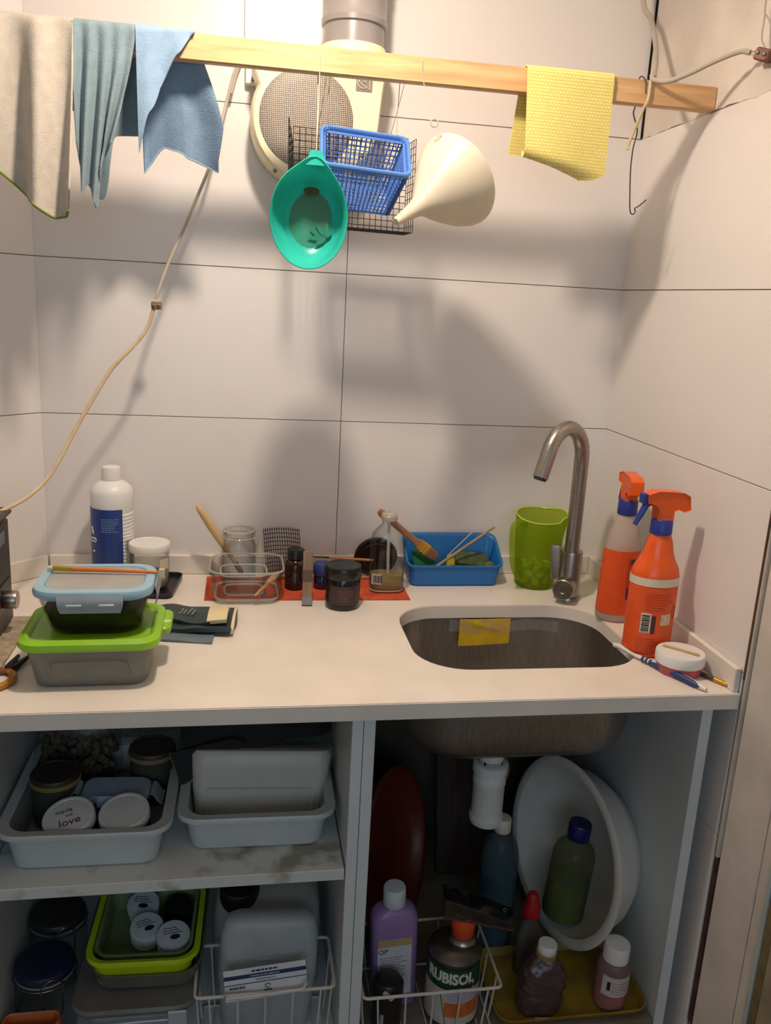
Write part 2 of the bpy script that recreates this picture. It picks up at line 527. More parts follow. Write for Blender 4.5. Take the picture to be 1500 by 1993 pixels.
P('tape', MB().sheet(tapefn(0.015, 0.155, 0.002, 0.024, 4.0), 30, 6, 0.0004), m_tape, yp)

# ------------------------------------------------------------------ cupboards
CZ = 0.237
cl = T('base_cabinet', 'open white base cabinet with one shelf on the left', 'cabinet', (0, 0, 0))
P('side_panel', MB().box(-0.600, -0.582, -0.600, -0.03, 0.10, 0.8725, 0.0008), m_carcass, cl, smooth=0)
P('side_panel', MB().box(-0.0335, -0.0160, -0.600, -0.03, 0.10, 0.8725, 0.0008), m_carcass, cl, smooth=0)
P('bottom_panel', MB().box(-0.5815, -0.0340, -0.598, -0.03, CZ - 0.018, CZ, 0.0008), m_carcass, cl, smooth=0)
P('back_panel', MB().box(-0.5815, -0.0340, -0.036, -0.030, CZ + 0.0005, 0.8725, 0.0005), m_carcass, cl, smooth=0)
m_shelf = M('worn_shelf', (206, 208, 204), rough=0.5, col2=(150, 146, 132), scale=14, sharp=(0.34, 0.46), stretch=(1, 1, 1))
P('shelf', MB().box(-0.5805, -0.0355, -0.600, -0.04, 0.577, 0.597, 0.001), m_shelf, cl, smooth=0)
P('shelf_pin', MB().box(-0.046, -0.0345, -0.585, -0.575, 0.566, 0.5765, 0.0008), M('brass_pin', (168, 140, 70), rough=0.4, metal=0.8), cl)
cr = T('base_cabinet', 'open white base cabinet under the sink', 'cabinet', (0, 0, 0))
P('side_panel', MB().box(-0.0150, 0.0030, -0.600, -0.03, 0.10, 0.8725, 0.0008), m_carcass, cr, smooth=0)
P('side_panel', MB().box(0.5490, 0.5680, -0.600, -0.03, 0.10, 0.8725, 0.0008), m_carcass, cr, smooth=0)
P('bottom_panel', MB().box(0.0035, 0.5485, -0.598, -0.03, CZ - 0.018, CZ, 0.0008), M('mottled_brown_panel', (142, 132, 116), rough=0.6, col2=(104, 92, 76), scale=8), cr, smooth=0)  # bottom panel coloured a darker, mottled brown than the white carcass
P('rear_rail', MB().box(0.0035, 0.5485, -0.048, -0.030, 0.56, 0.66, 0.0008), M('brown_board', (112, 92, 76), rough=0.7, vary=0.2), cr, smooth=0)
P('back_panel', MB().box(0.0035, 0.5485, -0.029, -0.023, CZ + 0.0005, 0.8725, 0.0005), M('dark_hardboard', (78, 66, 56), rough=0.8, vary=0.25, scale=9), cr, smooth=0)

# ------------------------------------------------------------------ extractor fan, pipe, cable trunking on the back wall
m_cream = M('cream_plastic', (236, 226, 188), rough=0.35, vary=0.03)
m_pvc = M('grey_pvc', (146, 140, 138), rough=0.28, vary=0.04)
fan = T('extractor_fan', 'cream snail-shaped extractor fan with round grey grille on the back wall', 'extractor fan', (-0.096, -0.001, 1.80))
def fan_outline(k=1.0, dz=0.0):
    pts = []
    for a in range(150, 301, 10):
        pts.append((0.101 * math.cos(math.radians(a)) * k, 0.108 * math.sin(math.radians(a)) * k))
    pts += [(0.085 * k, -0.085 * k), (0.112 * k, -0.062 * k), (0.128 * k, -0.035 * k), (0.135 * k, -0.010 * k), (0.1375 * k, 0.02 * k), (0.141, 0.06), (0.145, 0.092), (0.138, 0.100), (-0.085, 0.100), (-0.095, 0.094), (-0.099, 0.08)]
    return pts
o1 = fan_outline(); o2 = [(x * 0.955 + 0.0015, z * 0.955) for x, z in o1]
b = MB().loft([[(x, -0.001, z) for x, z in o1], [(x, -0.080, z) for x, z in o1], [(x * .985, -0.088, z * .985) for x, z in o1], [(x, -0.096, z) for x, z in o2]])
P('housing', b, m_cream, fan, smooth=45)
mg = bpy.data.materials.new('perforated_grille'); mg.use_nodes = True
nt = mg.node_tree; n_ = nt.nodes; l_ = nt.links
tc = n_.new('ShaderNodeTexCoord'); mp = n_.new('ShaderNodeMapping'); mp.inputs['Scale'].default_value = (300, 300, 300)
l_.new(tc.outputs['Object'], mp.inputs[0])
sx_ = n_.new('ShaderNodeSeparateXYZ'); l_.new(mp.outputs[0], sx_.inputs[0])
cx_ = n_.new('ShaderNodeCombineXYZ'); l_.new(sx_.outputs['X'], cx_.inputs['X']); l_.new(sx_.outputs['Z'], cx_.inputs['Y'])
vo = n_.new('ShaderNodeTexVoronoi'); vo.inputs['Scale'].default_value = 1.0; vo.inputs['Randomness'].default_value = 0.12
l_.new(cx_.outputs[0], vo.inputs['Vector'])
rp = n_.new('ShaderNodeValToRGB'); rp.color_ramp.elements[0].position = 0.30; rp.color_ramp.elements[0].color = rgb(40, 34, 30)
rp.color_ramp.elements[1].position = 0.44; rp.color_ramp.elements[1].color = rgb(176, 164, 150)
l_.new(vo.outputs['Distance'], rp.inputs[0]); l_.new(rp.outputs[0], n_['Principled BSDF'].inputs['Base Color'])
n_['Principled BSDF'].inputs['Roughness'].default_value = 0.5
b = MB()
loops = []
for r, y in ((0.0855, -0.0955), (0.0855, -0.0975), (0.0835, -0.0985), (0.06, -0.1000), (0.02, -0.1010)):
    loops.append([(r * math.cos(2 * math.pi * k / 48), y, r * 1.0 * math.sin(2 * math.pi * k / 48)) for k in range(48)])
P('grille', b.loft(loops), mg, fan)
P('emblem_plate', MB().rsec([(0.030, 0.036, 0.002, 0), (0.030, 0.036, 0.002, 0.0012)], n=3).xf(Matrix.Translation((0.103, -0.0960, 0.072)) @ Matrix.Rotation(math.radians(90), 4, 'X')), M('emblem_grey', (128, 118, 108), rough=0.5), fan)
emb = fan.children[-1]
b = MB()
b.tube([(0.093, -0.0985, 0.070), (0.099, -0.0985, 0.078), (0.103, -0.0985, 0.083)], 0.0008, 6)
b.tube([(0.093, -0.0985, 0.070), (0.104, -0.0985, 0.062), (0.114, -0.0985, 0.057), (0.1125, -0.0985, 0.068), (0.1135, -0.0985, 0.073), (0.114, -0.0985, 0.080)], 0.0008, 6)
b.tube([(0.090, -0.0985, 0.072), (0.092, -0.0985, 0.064), (0.098, -0.0985, 0.059), (0.105, -0.0985, 0.059)], 0.0007, 6, smooth=4)
b.tube([(0.099, -0.0985, 0.071), (0.105, -0.0985, 0.069), (0.106, -0.0985, 0.078)], 0.0008, 6)
P('emblem', b, M('emblem_white', (222, 212, 200), rough=0.5), emb)
P('outlet_collar', MB().lathe([(0.066, 0.100), (0.064, 0.118), (0.060, 0.126), (0.0585, 0.130), (0.052, 0.130), (0.052, 0.100)], 40, cx=0.084, cy=-0.066), m_cream, fan)
for dx, dz in ((-0.055, -0.093), (0.105, -0.055)):
    P('screw', MB().lathe([(0.0, -0.002), (0.0035, -0.002), (0.004, 0.0), (0.003, 0.0015)], 12).xf(Matrix.Translation((dx, -0.097, dz)) @ Matrix.Rotation(math.radians(90), 4, 'X')), m_wire, fan)

pipe = T('vent_pipe', 'grey plastic vent pipe with a socket collar rising above the fan', 'pipe', (-0.012, -0.067, 1.918))
P('pipe', MB().lathe([(0.055, 0.012), (0.055, 0.50), (0.0515, 0.50), (0.0515, 0.012)], 48), m_pvc, pipe)
P('collar', MB().lathe([(0.0555, 0.045), (0.0595, 0.047), (0.0600, 0.056), (0.0585, 0.058), (0.0585, 0.12), (0.060, 0.122), (0.060, 0.20), (0.0555, 0.203)], 48), m_pvc, pipe)

trunk = T('cable_trunking', 'white plastic cable trunking running up the wall beside the fan', 'trunking', (-0.194, 0, 1.87))
P('channel', MB().box(-0.0145, 0.0145, -0.013, -0.0005, 0.06, 0.579, 0.001), m_white, trunk)
P('cover_strip', MB().box(-0.011, 0.011, -0.0155, -0.0132, 0.06, 0.579, 0.0006), m_white, trunk)
P('end_box', MB().box(-0.012, 0.012, -0.020, -0.0005, -0.005, 0.0595, 0.002), m_white, trunk)
P('socket', MB().box(0.0005, 0.0085, -0.0225, -0.0202, 0.0, 0.016, 0.0006), m_black, trunk)

# ------------------------------------------------------------------ loose electric cables
m_cab = M('yellowed_cable', (206, 184, 148), rough=0.5, vary=0.08, scale=40)
m_cab2 = M('grey_cable', (176, 166, 152), rough=0.5, vary=0.08)
m_block = M('terminal_block', (140, 104, 66), rough=0.55, vary=0.25, scale=120)
cbl = T('electric_cable', 'thin yellowed cable slanting down across the tiles to the dark appliance', 'cable', (-0.366, -0.12, 1.456))
up_pts = [(-0.205, -0.010, 1.935), (-0.225, -0.014, 1.888), (-0.236, -0.03, 1.845), (-0.266, -0.06, 1.723), (-0.29, -0.08, 1.657), (-0.317, -0.09, 1.591), (-0.345, -0.105, 1.525), (-0.364, -0.12, 1.469)]
dn_pts = [(-0.367, -0.12, 1.452), (-0.381, -0.12, 1.413), (-0.406, -0.13, 1.38), (-0.44, -0.14, 1.342), (-0.466, -0.15, 1.30), (-0.501, -0.17, 1.236), (-0.528, -0.20, 1.179), (-0.548, -0.22, 1.146), (-0.574, -0.26, 1.122), (-0.606, -0.30, 1.108)]
inv = Vector((0.366, 0.12, -1.456))
b = MB().tube([Vector(p) + inv for p in up_pts], 0.0030, 8, smooth=5)
b.tube([Vector(p) + inv + Vector((0.004, -0.001, -0.002)) for p in up_pts[:3]], 0.0022, 8, smooth=5)
P('upper_lead', b, m_cab2, cbl)
P('lower_lead', MB().tube([Vector(p) + inv for p in dn_pts], 0.0036, 8, smooth=5), m_cab, cbl)
b = MB().box(-0.006, 0.0125, -0.006, 0.006, -0.007, 0.007, 0.0015)
blk = P('terminal_block', b, m_block, cbl)
for dx in (-0.002, 0.0075):
    P('screw', MB().lathe([(0.0, 0.0), (0.0028, 0.0), (0.0028, 0.0025), (0.002, 0.003)], 12).xf(Matrix.Translation((dx, -0.0055, 0)) @ Matrix.Rotation(math.radians(90), 4, 'X')), m_wire, blk)

c2 = T('electric_cable', 'pale cable looping from the upper corner over the bar to a terminal block', 'cable', (0.473, -0.29, 1.864))
inv = -Vector((0.473, -0.29, 1.864))
b = MB().tube([Vector(p) + inv for p in [(0.560, -0.012, 2.43), (0.552, -0.03, 2.2), (0.546, -0.05, 2.072), (0.554, -0.08, 2.029), (0.538, -0.15, 1.957), (0.498, -0.24, 1.892), (0.474, -0.286, 1.880)]], 0.0050, 8, smooth=6)
b.tube([Vector(p) + inv for p in [(0.474, -0.286, 1.880), (0.473, -0.294, 1.872), (0.492, -0.31, 1.868), (0.515, -0.34, 1.876), (0.538, -0.37, 1.888), (0.560, -0.405, 1.896), (0.570, -0.42, 1.892)]], 0.0042, 8, smooth=6)
P('sheath', b, m_cab2, c2)
b = MB().tube([Vector(p) + inv for p in [(0.474, -0.288, 1.878), (0.470, -0.2905, 1.868), (0.469, -0.2905, 1.84), (0.466, -0.283, 1.828), (0.462, -0.268, 1.80), (0.456, -0.262, 1.775), (0.455, -0.262, 1.765)]], 0.0028, 8, smooth=5)
P('dangling_end', b, m_cab, c2)
tb = P('terminal_block', MB().box(-0.010, 0.010, -0.012, 0.012, -0.009, 0.009, 0.002), M('red_brown_block', (132, 82, 62), rough=0.5, vary=0.3, scale=90), c2, loc=tuple(Vector((0.585, -0.435, 1.886)) + inv), rot=R(20, 0, 30))
for dy in (-0.006, 0.006):
    P('screw', MB().lathe([(0.0, -0.001), (0.003, -0.001), (0.003, 0.002), (0.002, 0.003)], 12).xf(Matrix.Translation((-0.0095, dy, 0.001)) @ Matrix.Rotation(math.radians(-90), 4, 'Y')), m_wire, tb)
b = MB()
for pts in ([(0.585, -0.437, 1.893), (0.580, -0.43, 1.91), (0.582, -0.425, 1.93), (0.585, -0.42, 1.945), (0.586, -0.415, 1.99), (0.588, -0.41, 2.2), (0.590, -0.41, 2.44)],
            [(0.589, -0.445, 1.893), (0.592, -0.44, 1.915), (0.589, -0.43, 1.935), (0.586, -0.42, 1.948)],
            [(0.571, -0.421, 1.893), (0.576, -0.427, 1.893), (0.580, -0.431, 1.889)], [(0.570, -0.423, 1.889), (0.576, -0.432, 1.884), (0.580, -0.436, 1.883)]):
    b.tube([Vector(p) + inv for p in pts], 0.0014, 6, smooth=5)
P('core_wires', b, m_cab2, c2)

hk = S('wire_hook', MB().tube([(0.002, -0.031, 0.012), (0.0, -0.029, 0.032), (0.0, -0.008, 0.044), (0.0, 0.002, 0.034), (0.0, 0.002, 0.0), (-0.002, 0.001, -0.014), (0.008, 0, -0.04), (0.004, 0, -0.07), (0.004, 0, -0.105), (0.008, 0, -0.146), (0.012, 0, -0.173), (0.018, 0, -0.178), (0.022, 0, -0.173), (0.020, 0, -0.168), (0.028, 0, -0.163), (0.040, 0, -0.152)], 0.0011, 6, smooth=5),
       m_dkwire, 'bent wire hook dangling from the bar near the corner', 'hook', (0.461, -0.262, 1.8375))

# ------------------------------------------------------------------ wooden bar
m_bar = M('pine_wood', (224, 186, 136), rough=0.5, col2=(188, 138, 92), scale=9, stretch=(0.7, 9, 9), sharp=(0.25, 0.72), bump=0.12, bscale=30)
S('wooden_bar', MB().box(-0.80, 0.5952, -0.0105, 0.0105, -0.0195, 0.0195, 0.0015), m_bar, 'long pine bar hung across the alcove as a drying rail', 'bar', (0, -0.277, 1.8535))
BY, BZ = -0.277, 1.8535

def interp(tab, u):
    for (a, va), (b_, vb) in zip(tab, tab[1:]):
        if u <= b_:
            t = (u - a) / (b_ - a) if b_ > a else 0
            t = t * t * (3 - 2 * t) * 0.5 + t * 0.5
            return va + (vb - va) * t
    return tab[-1][1]

def drape(xt0, xt1, hemx, hemz, back, foldf, gap=0.003, ztop=None):
    """cloth folded over the bar: back flap, over the top, front flap; hemx/hemz are tables over u for the front hem"""
    zt = (BZ + 0.0225) if ztop is None else ztop
    yf, yb = BY - 0.0105 - gap, BY + 0.0105 + gap
    def fn(u, v):
        x0 = xt0 + (xt1 - xt0) * u
        if v < 0.30:
            t = (0.30 - v) / 0.30
            L = back(u)
            return (x0 + 0.012 * t * math.sin(6 * u), yb + 0.012 * t + 0.006 * t * math.sin(9 * u + 1), zt - 0.004 - L * t)
        if v < 0.42:
            t = (v - 0.30) / 0.12
            a = math.pi * t
            ym = (yf + yb) / 2
            return (x0, ym + (yb - ym) * math.cos(a), zt - 0.004 + 0.0045 * math.sin(a) + 0.0015 * foldf(u, 0.1))
        t = (v - 0.42) / 0.58
        xh, zh = interp(hemx, u), interp(hemz, u)
        x = x0 + (xh - x0) * (t ** 1.3)
        y = yf - foldf(u, t) - 0.004 * t
        return (x, y, (zt - 0.004) + (zh - zt + 0.004) * t)
    return fn

m_gcl = M('grey_cloth', (202, 194, 182), tl=0.2, rough=0.95, vary=0.06, scale=60, bump=0.5, bscale=500, sheen=0.2)
m_bl1 = M('teal_grey_cloth', (136, 158, 168), tl=0.2, rough=0.95, vary=0.07, scale=60, bump=0.5, bscale=500, sheen=0.2)
m_bl2 = M('light_blue_cloth', (148, 178, 208), tl=0.2, rough=0.95, vary=0.06, scale=60, bump=0.5, bscale=500, sheen=0.2)

def fold_g(u, t):
    return (0.034 * t ** 0.55) * (0.5 + 0.5 * math.sin(2 * math.pi * (2.9 * u + 0.10) + 0.9 * t)) ** 1.6 + 0.006 * (0.5 + 0.5 * math.sin(2 * math.pi * 2.9 * u + .6)) + 0.005 * t * math.sin(17 * u + 2 * t) + 0.020 * t * math.exp(-((u - 0.93) / 0.16) ** 2)
g = T('grey_towel', 'greyish towel with a green hem hung at the left end of the bar', 'towel', (0, 0, 0))
hx = [(0, -0.70), (0.3, -0.61), (0.6, -0.535), (0.85, -0.490), (1, -0.468)]
hz = [(0, 1.715), (0.35, 1.665), (0.6, 1.612), (0.8, 1.585), (0.93, 1.588), (1, 1.625)]
fg = drape(-0.66, -0.463, hx, hz, lambda u: 0.12, fold_g)
P('cloth', MB().sheet(fg, 70, 60, 0.0026), m_gcl, g, smooth=80)
P('hem', MB().tube([Vector(fg(k / 60 * 0.95, 1.0)) for k in range(61)], 0.0022, 8), M('green_hem', (122, 140, 52), rough=0.9), g)

def fold_b(u, t):
    return (0.003 + 0.016 * t) * (0.5 + 0.5 * math.sin(2 * math.pi * (4.2 * u) + 1.2 * t + 0.5)) * (1 - 0.35 * t) + 0.003 * math.sin(23 * u + 4 * t) * min(1, 3 * t)
hx = [(0, -0.462), (0.2, -0.456), (0.4, -0.441), (0.55, -0.434), (0.8, -0.424), (1, -0.408)]
hz = [(0, 1.70), (0.12, 1.66), (0.22, 1.622), (0.30, 1.640), (0.42, 1.62), (0.52, 1.604), (0.62, 1.640), (0.8, 1.68), (1, 1.705)]
fb = drape(-0.466, -0.371, hx, hz, lambda u: 0.15 + 0.10 * math.exp(-((u - 0.2) / 0.25) ** 2), fold_b)
S('blue_cloth', MB().sheet(fb, 70, 60, 0.0022), m_bl1, 'grey-blue wrinkled cloth tapering to a point, next to the grey towel', 'cloth', smooth=80)

# light blue cloth: short front flap, broad back flap seen under the bar
def fn_l(u, v):
    zt = BZ + 0.0225
    yf, yb = BY - 0.0145, BY + 0.0145
    if v < 0.55:
        t = (0.55 - v) / 0.55
        xb = interp([(0, -0.372), (0.15, -0.362), (0.5, -0.305), (1, -0.250)], u)
        if u > 0.8: xb += 0.012 * math.sin(math.pi * min(1, t * 1.1)) * (u - 0.8) / 0.2
        x0 = -0.372 + 0.088 * u
        x = x0 + (xb - x0) * min(1, t * 1.5) ** 0.9
        zh = interp([(0, 1.675), (0.15, 1.690), (0.30, 1.716), (0.38, 1.712), (0.6, 1.700), (1, 1.684)], u)
        y = yb + 0.003 + 0.055 * t + 0.010 * t * math.sin(8 * u + 0.8) - 0.030 * math.exp(-((u - 0.95) / 0.18) ** 2) * math.sin(math.pi * t) * 0.6
        return (x, y, zt - 0.004 + (zh - zt + 0.004) * t)
    if v < 0.68:
        t = (v - 0.55) / 0.13; a = math.pi * t; ym = (yf + yb) / 2
        return (-0.372 + 0.088 * u, ym + (yb - ym) * math.cos(a), zt - 0.004 + 0.005 * math.sin(a))
    t = (v - 0.68) / 0.32
    x0 = -0.372 + 0.088 * u
    zh = interp([(0, 1.690), (0.22, 1.752), (0.45, 1.790), (0.75, 1.838), (1, 1.868)], u)
    xh = interp([(0, -0.368), (0.4, -0.338), (1, -0.290)], u)
    y = yf - 0.004 - 0.014 * t * (1 - u) ** 2 - 0.004 * math.sin(10 * u) * t
    return (x0 + (xh - x0) * t, y, zt - 0.004 + (zh - zt + 0.004) * t)
lb = T('light_blue_cloth', 'light blue cloth with a broad flap hanging below the bar beside the grey-blue one', 'cloth', (0, 0, 0))
P('cloth', MB().sheet(fn_l, 48, 70, 0.0022), m_bl2, lb, smooth=80)
P('hem', MB().tube([Vector(fn_l(k / 30, 0.0)) for k in range(31)], 0.0017, 6), M('pale_blue_hem', (176, 204, 222), rough=0.9), lb)

# yellow honeycomb wipe
my = bpy.data.materials.new('yellow_wipe'); my.use_nodes = True
nt = my.node_tree; n_ = nt.nodes; l_ = nt.links
bs = n_['Principled BSDF']; bs.inputs['Roughness'].default_value = 0.9
tc = n_.new('ShaderNodeTexCoord'); w1 = n_.new('ShaderNodeTexBrick')
mp = n_.new('ShaderNodeMapping'); mp.inputs['Rotation'].default_value = (math.radians(90), 0, 0); mp.inputs['Scale'].default_value = (1, 1, 1)
l_.new(tc.outputs['Object'], mp.inputs[0]); l_.new(mp.outputs[0], w1.inputs['Vector'])
w1.inputs['Scale'].default_value = 100; w1.inputs['Mortar Size'].default_value = 0.035; w1.inputs['Mortar Smooth'].default_value = 0.8
w1.inputs['Brick Width'].default_value = 0.62; w1.inputs['Row Height'].default_value = 0.52
w1.inputs['Color1'].default_value = rgb(244, 228, 142); w1.inputs['Color2'].default_value = rgb(240, 222, 130); w1.inputs['Mortar'].default_value = rgb(228, 202, 104)
l_.new(w1.outputs[0], bs.inputs['Base Color'])
bp = n_.new('ShaderNodeBump'); bp.inputs['Strength'].default_value = 0.7; bp.inputs['Distance'].default_value = 0.002; bp.invert = True
l_.new(w1.outputs['Fac'], bp.inputs['Height']); l_.new(bp.outputs[0], bs.inputs['Normal'])
yw = T('yellow_wipe', 'yellow honeycomb cleaning cloth folded over the right part of the bar', 'cloth', (0, 0, 0))
def fy(u, v):
    zt = BZ + 0.0230
    yf, yb = BY - 0.0140, BY + 0.0145
    if v < 0.36:
        t = (0.36 - v) / 0.36
        return (0.252 + 0.152 * u - 0.006 * t * (1 - u), yb + 0.022 * t + 0.006 * math.sin(3 * u) * t, zt - 0.004 - (0.128 + 0.004 * u) * t)
    if v < 0.46:
        t = (v - 0.36) / 0.10; a = math.pi * t; ym = (yf + yb) / 2
        return (0.252 + 0.152 * u, ym + (yb - ym) * math.cos(a), zt - 0.004 + 0.005 * math.sin(a))
    if v < 0.80:
        t = (v - 0.46) / 0.34
        zh = 1.748 - 0.032 * u
        return (0.252 + 0.152 * u + 0.002 * t, yf - 0.002 - 0.016 * t * (1 - u) - 0.003 * math.sin(5 * u) * t, zt - 0.004 + (zh - zt + 0.004) * t)
    # folded-under loop at the bottom, open at the left
    t = (v - 0.80) / 0.20; a = math.pi * t
    zh = 1.748 - 0.032 * u
    rad = 0.010 * (1 - 0.75 * u)
    yy = yf - 0.002 - 0.016 * (1 - u) - 0.003 * math.sin(5 * u)
    return (0.254 + 0.152 * u * (1 - 0.28 * t), yy + rad * (1 - math.cos(a)), zh - rad * 1.2 * math.sin(a) - 0.008 * t * (0.4 + u))
P('wipe', MB().sheet(fy, 40, 70, 0.0022), my, yw, smooth=80)

# ------------------------------------------------------------------ things hung from the bar
def hang_wire(pts, r=0.0007):
    return MB().tube(pts, r, 5, smooth=4)
m_thin = M('pale_twine', (190, 176, 156), rough=0.6)

# teal bowl
m_teal = M('teal_plastic', (60, 212, 196), rough=0.28, vary=0.08, scale=14, trans=0.08, tl=0.3)
tb_ = T('teal_scoop', 'teal plastic scoop bowl with a pouring lip hung by a thread', 'scoop', (-0.1042, -0.345, 1.6092), R(0, 0, 0))
def scoop_loop(k, y, lift=1.0, dx=0, dz=0):
    L = []
    for i in range(56):
        a = 2 * math.pi * i / 56
        rr_ = 1.0 + 0.16 * lift * math.exp(-((math.degrees(a) - 82) / 20.0) ** 2)
        L.append((dx + 0.0625 * k * rr_ * math.cos(a), y, dz + 0.0800 * k * rr_ * math.sin(a)))
    return L
b = MB().loft([scoop_loop(.58, 0.058, 0, .006, 0.002), scoop_loop(.74, 0.053, 0, .006, 0.002), scoop_loop(.87, 0.035, .2, .004, .002), scoop_loop(.93, 0.012, .6), scoop_loop(.985, 0.001, .9), scoop_loop(1.0, -0.002, 1), scoop_loop(.985, -0.0035, 1),
               scoop_loop(.955, -0.001, .9), scoop_loop(.905, 0.012, .6), scoop_loop(.84, 0.033, .2, .004, .002), scoop_loop(.71, 0.049, 0, .006, .002), scoop_loop(.50, 0.0545, 0, .006, .002)])
P('bowl', b, m_teal, tb_, smooth=60)
P('lip_tab', MB().sheet(lambda u, v: ((-0.016 + 0.032 * u) * (1 - 0.45 * v) + 0.009, -0.001 + 0.002 * v + 0.012 * (u - .5) ** 2, 0.078 + 0.022 * v), 8, 6, 0.003), m_teal, tb_)
m_murk = M('grime', (112, 150, 118), rough=0.5, col2=(60, 164, 136), scale=22, sharp=(0.35, 0.6), trans=0.3)
b = MB().loft([scoop_loop(.60, 0.0525, 0, .009, -.004), scoop_loop(.30, 0.0530, 0, .012, -.006)])
P('dried_residue', b, m_murk, tb_)
b = MB()
for kk, (ang, ln) in enumerate(((160, .030), (185, .032), (130, .028), (215, .024), (90, .024), (60, .016))):
    a = math.radians(ang)
    d = Vector((math.cos(a), 0, math.sin(a))); q = Vector((-math.sin(a), 0, math.cos(a)))
    c0 = Vector((0.033, 0.0505 - 0.0008 * kk, -0.026))
    b.sheet(lambda u, v, d=d, q=q, c0=c0, ln=ln: c0 + d * (ln * u) + q * (0.0042 * math.sin(math.pi * min(1, u * 0.9 + 0.1)) * (v - .5) * 2), 8, 2, 0.0006)
P('leaf_mark', b, M('dark_green_leaf', (34, 128, 104), rough=0.6), tb_)
P('brown_stain', MB().lathe([(0.0, 0.0), (0.010, 0.0), (0.012, 0.0008), (0.006, 0.0014)], 16, sx=1.1, sy=0.7).xf(Matrix.Translation((0.006, 0.0440, 0.0440)) @ Matrix.Rotation(math.radians(58), 4, 'X')), M('brown_stain', (112, 92, 52), rough=0.8, vary=0.4, scale=200), tb_)
P('hanging_thread', hang_wire([(0.009, 0.001, 0.097), (0.011, 0.020, 0.135), (0.014, 0.050, 0.20), (0.0145, 0.0562, 0.262), (0.0145, 0.067, 0.2668), (0.0145, 0.080, 0.262), (0.014, 0.080, 0.225), (0.011, 0.03, 0.125)]), m_thin, tb_)

# blue basket
bkt = T('blue_basket', 'small blue plastic mesh basket tilted forward on wires under the bar', 'basket', (-0.008, -0.270, 1.7270), R(46, 3.5, 0))
m_blue = M('blue_plastic', (84, 130, 206), rough=0.35, vary=0.05)
bw, bd, bh = 0.151, 0.098, 0.098
tw, td = 0.122, 0.074
rim = MB()
rim.rsec([(bw - .008, bd - .008, .012, -0.006), (bw, bd, .014, -0.006), (bw + .003, bd + .003, .015, 0.0), (bw, bd, .014, 0.0025), (bw - .008, bd - .008, .011, 0.0025), (bw - .012, bd - .012, .010, -0.002), (bw - .010, bd - .010, .011, -0.006)], n=5, cap0=False, cap1=False)
P('rim', rim, m_blue, bkt)
for i, (p0, p1, q0, q1, nu) in enumerate((((-1, -1), (1, -1), 0, 0, 17), ((-1, 1), (1, 1), 0, 0, 17), ((-1, -1), (-1, 1), 0, 0, 11), ((1, -1), (1, 1), 0, 0, 11))):
    b = MB()
    def cor(s, z):
        k = -z / bh
        return Vector((s[0] * (bw / 2 - .006 + (tw - bw) / 2 * k), s[1] * (bd / 2 - .006 + (td - bd) / 2 * k), z))
    for a in range(nu + 1):
        u = a / nu
        top = cor(p0, -0.004).lerp(cor(p1, -0.004), u); bot = cor(p0, -bh).lerp(cor(p1, -bh), u)
        wd = 0.0042 if a in (0, nu) else 0.00125
        b.tube([top, bot], wd, 4)
    for a in range(12):
        z = -0.006 - (bh - 0.006) * a / 11
        b.tube([cor(p0, z), cor(p1, z)], 0.0028 if a in (0, 11) else 0.0012, 4)
    P('lattice_side', b, m_blue, bkt, kind='stuff')
b = MB()
for a in range(15):
    x = -tw / 2 + .006 + (tw - .012) * a / 14
    b.tube([(x, -td / 2 + .006, -bh), (x, td / 2 - .006, -bh)], 0.0013, 4)
for a in range(9):
    y = -td / 2 + .006 + (td - .012) * a / 8
    b.tube([(-tw / 2 + .006, y, -bh), (tw / 2 - .006, y, -bh)], 0.0013, 4)
P('lattice_base', b, m_blue, bkt, kind='stuff')
binv = bkt.matrix_basis.inverted()
for pts in ([(-0.070, -0.243, 1.760), (-0.072, -0.258, 1.80), (-0.070, -0.262, 1.84), (-0.070, -0.264, 1.874), (-0.070, -0.277, 1.8755)], [(0.047, -0.243, 1.762), (0.046, -0.25, 1.80), (0.045, -0.263, 1.84), (0.045, -0.264, 1.874), (0.045, -0.277, 1.8755)]):
    P('hanging_wire', hang_wire([binv @ Vector(p) for p in pts]), m_thin, bkt)

# black wire-mesh tray behind the blue basket
mt = T('wire_mesh_tray', 'black wire mesh tray hanging behind the blue basket', 'mesh tray', (-0.02, -0.175, 1.61))
P('mesh_back', MB().wires((-0.100, 0.02, 0.0), (0.205, 0, -0.004), (-0.002, 0, 0.165), 19, 15, 0.00065), m_dkwire, mt, kind='stuff')
P('mesh_side', MB().wires((-0.100, 0.02, 0.0), (-0.012, -0.075, 0.03), (-0.002, 0, 0.135), 4, 11, 0.00065), m_dkwire, mt, kind='stuff')
P('mesh_side', MB().wires((0.105, 0.02, -0.004), (0.004, -0.06, 0.0), (-0.002, 0, 0.155), 4, 13, 0.00065), m_dkwire, mt, kind='stuff')
P('mesh_base', MB().wires((-0.100, 0.02, 0.0), (0.205, 0, -0.004), (0.0, -0.06, 0.0), 19, 6, 0.00065), m_dkwire, mt, kind='stuff')
for x in (-0.06, 0.07):
    P('hanging_wire', hang_wire([(x, 0.02, 0.160), (x + .004, -0.03, 0.20), (x + .004, -0.088, 0.235), (x + .004, -0.0895, 0.262), (x + .004, -0.10, 0.2655)], 0.0005), m_thin, mt)

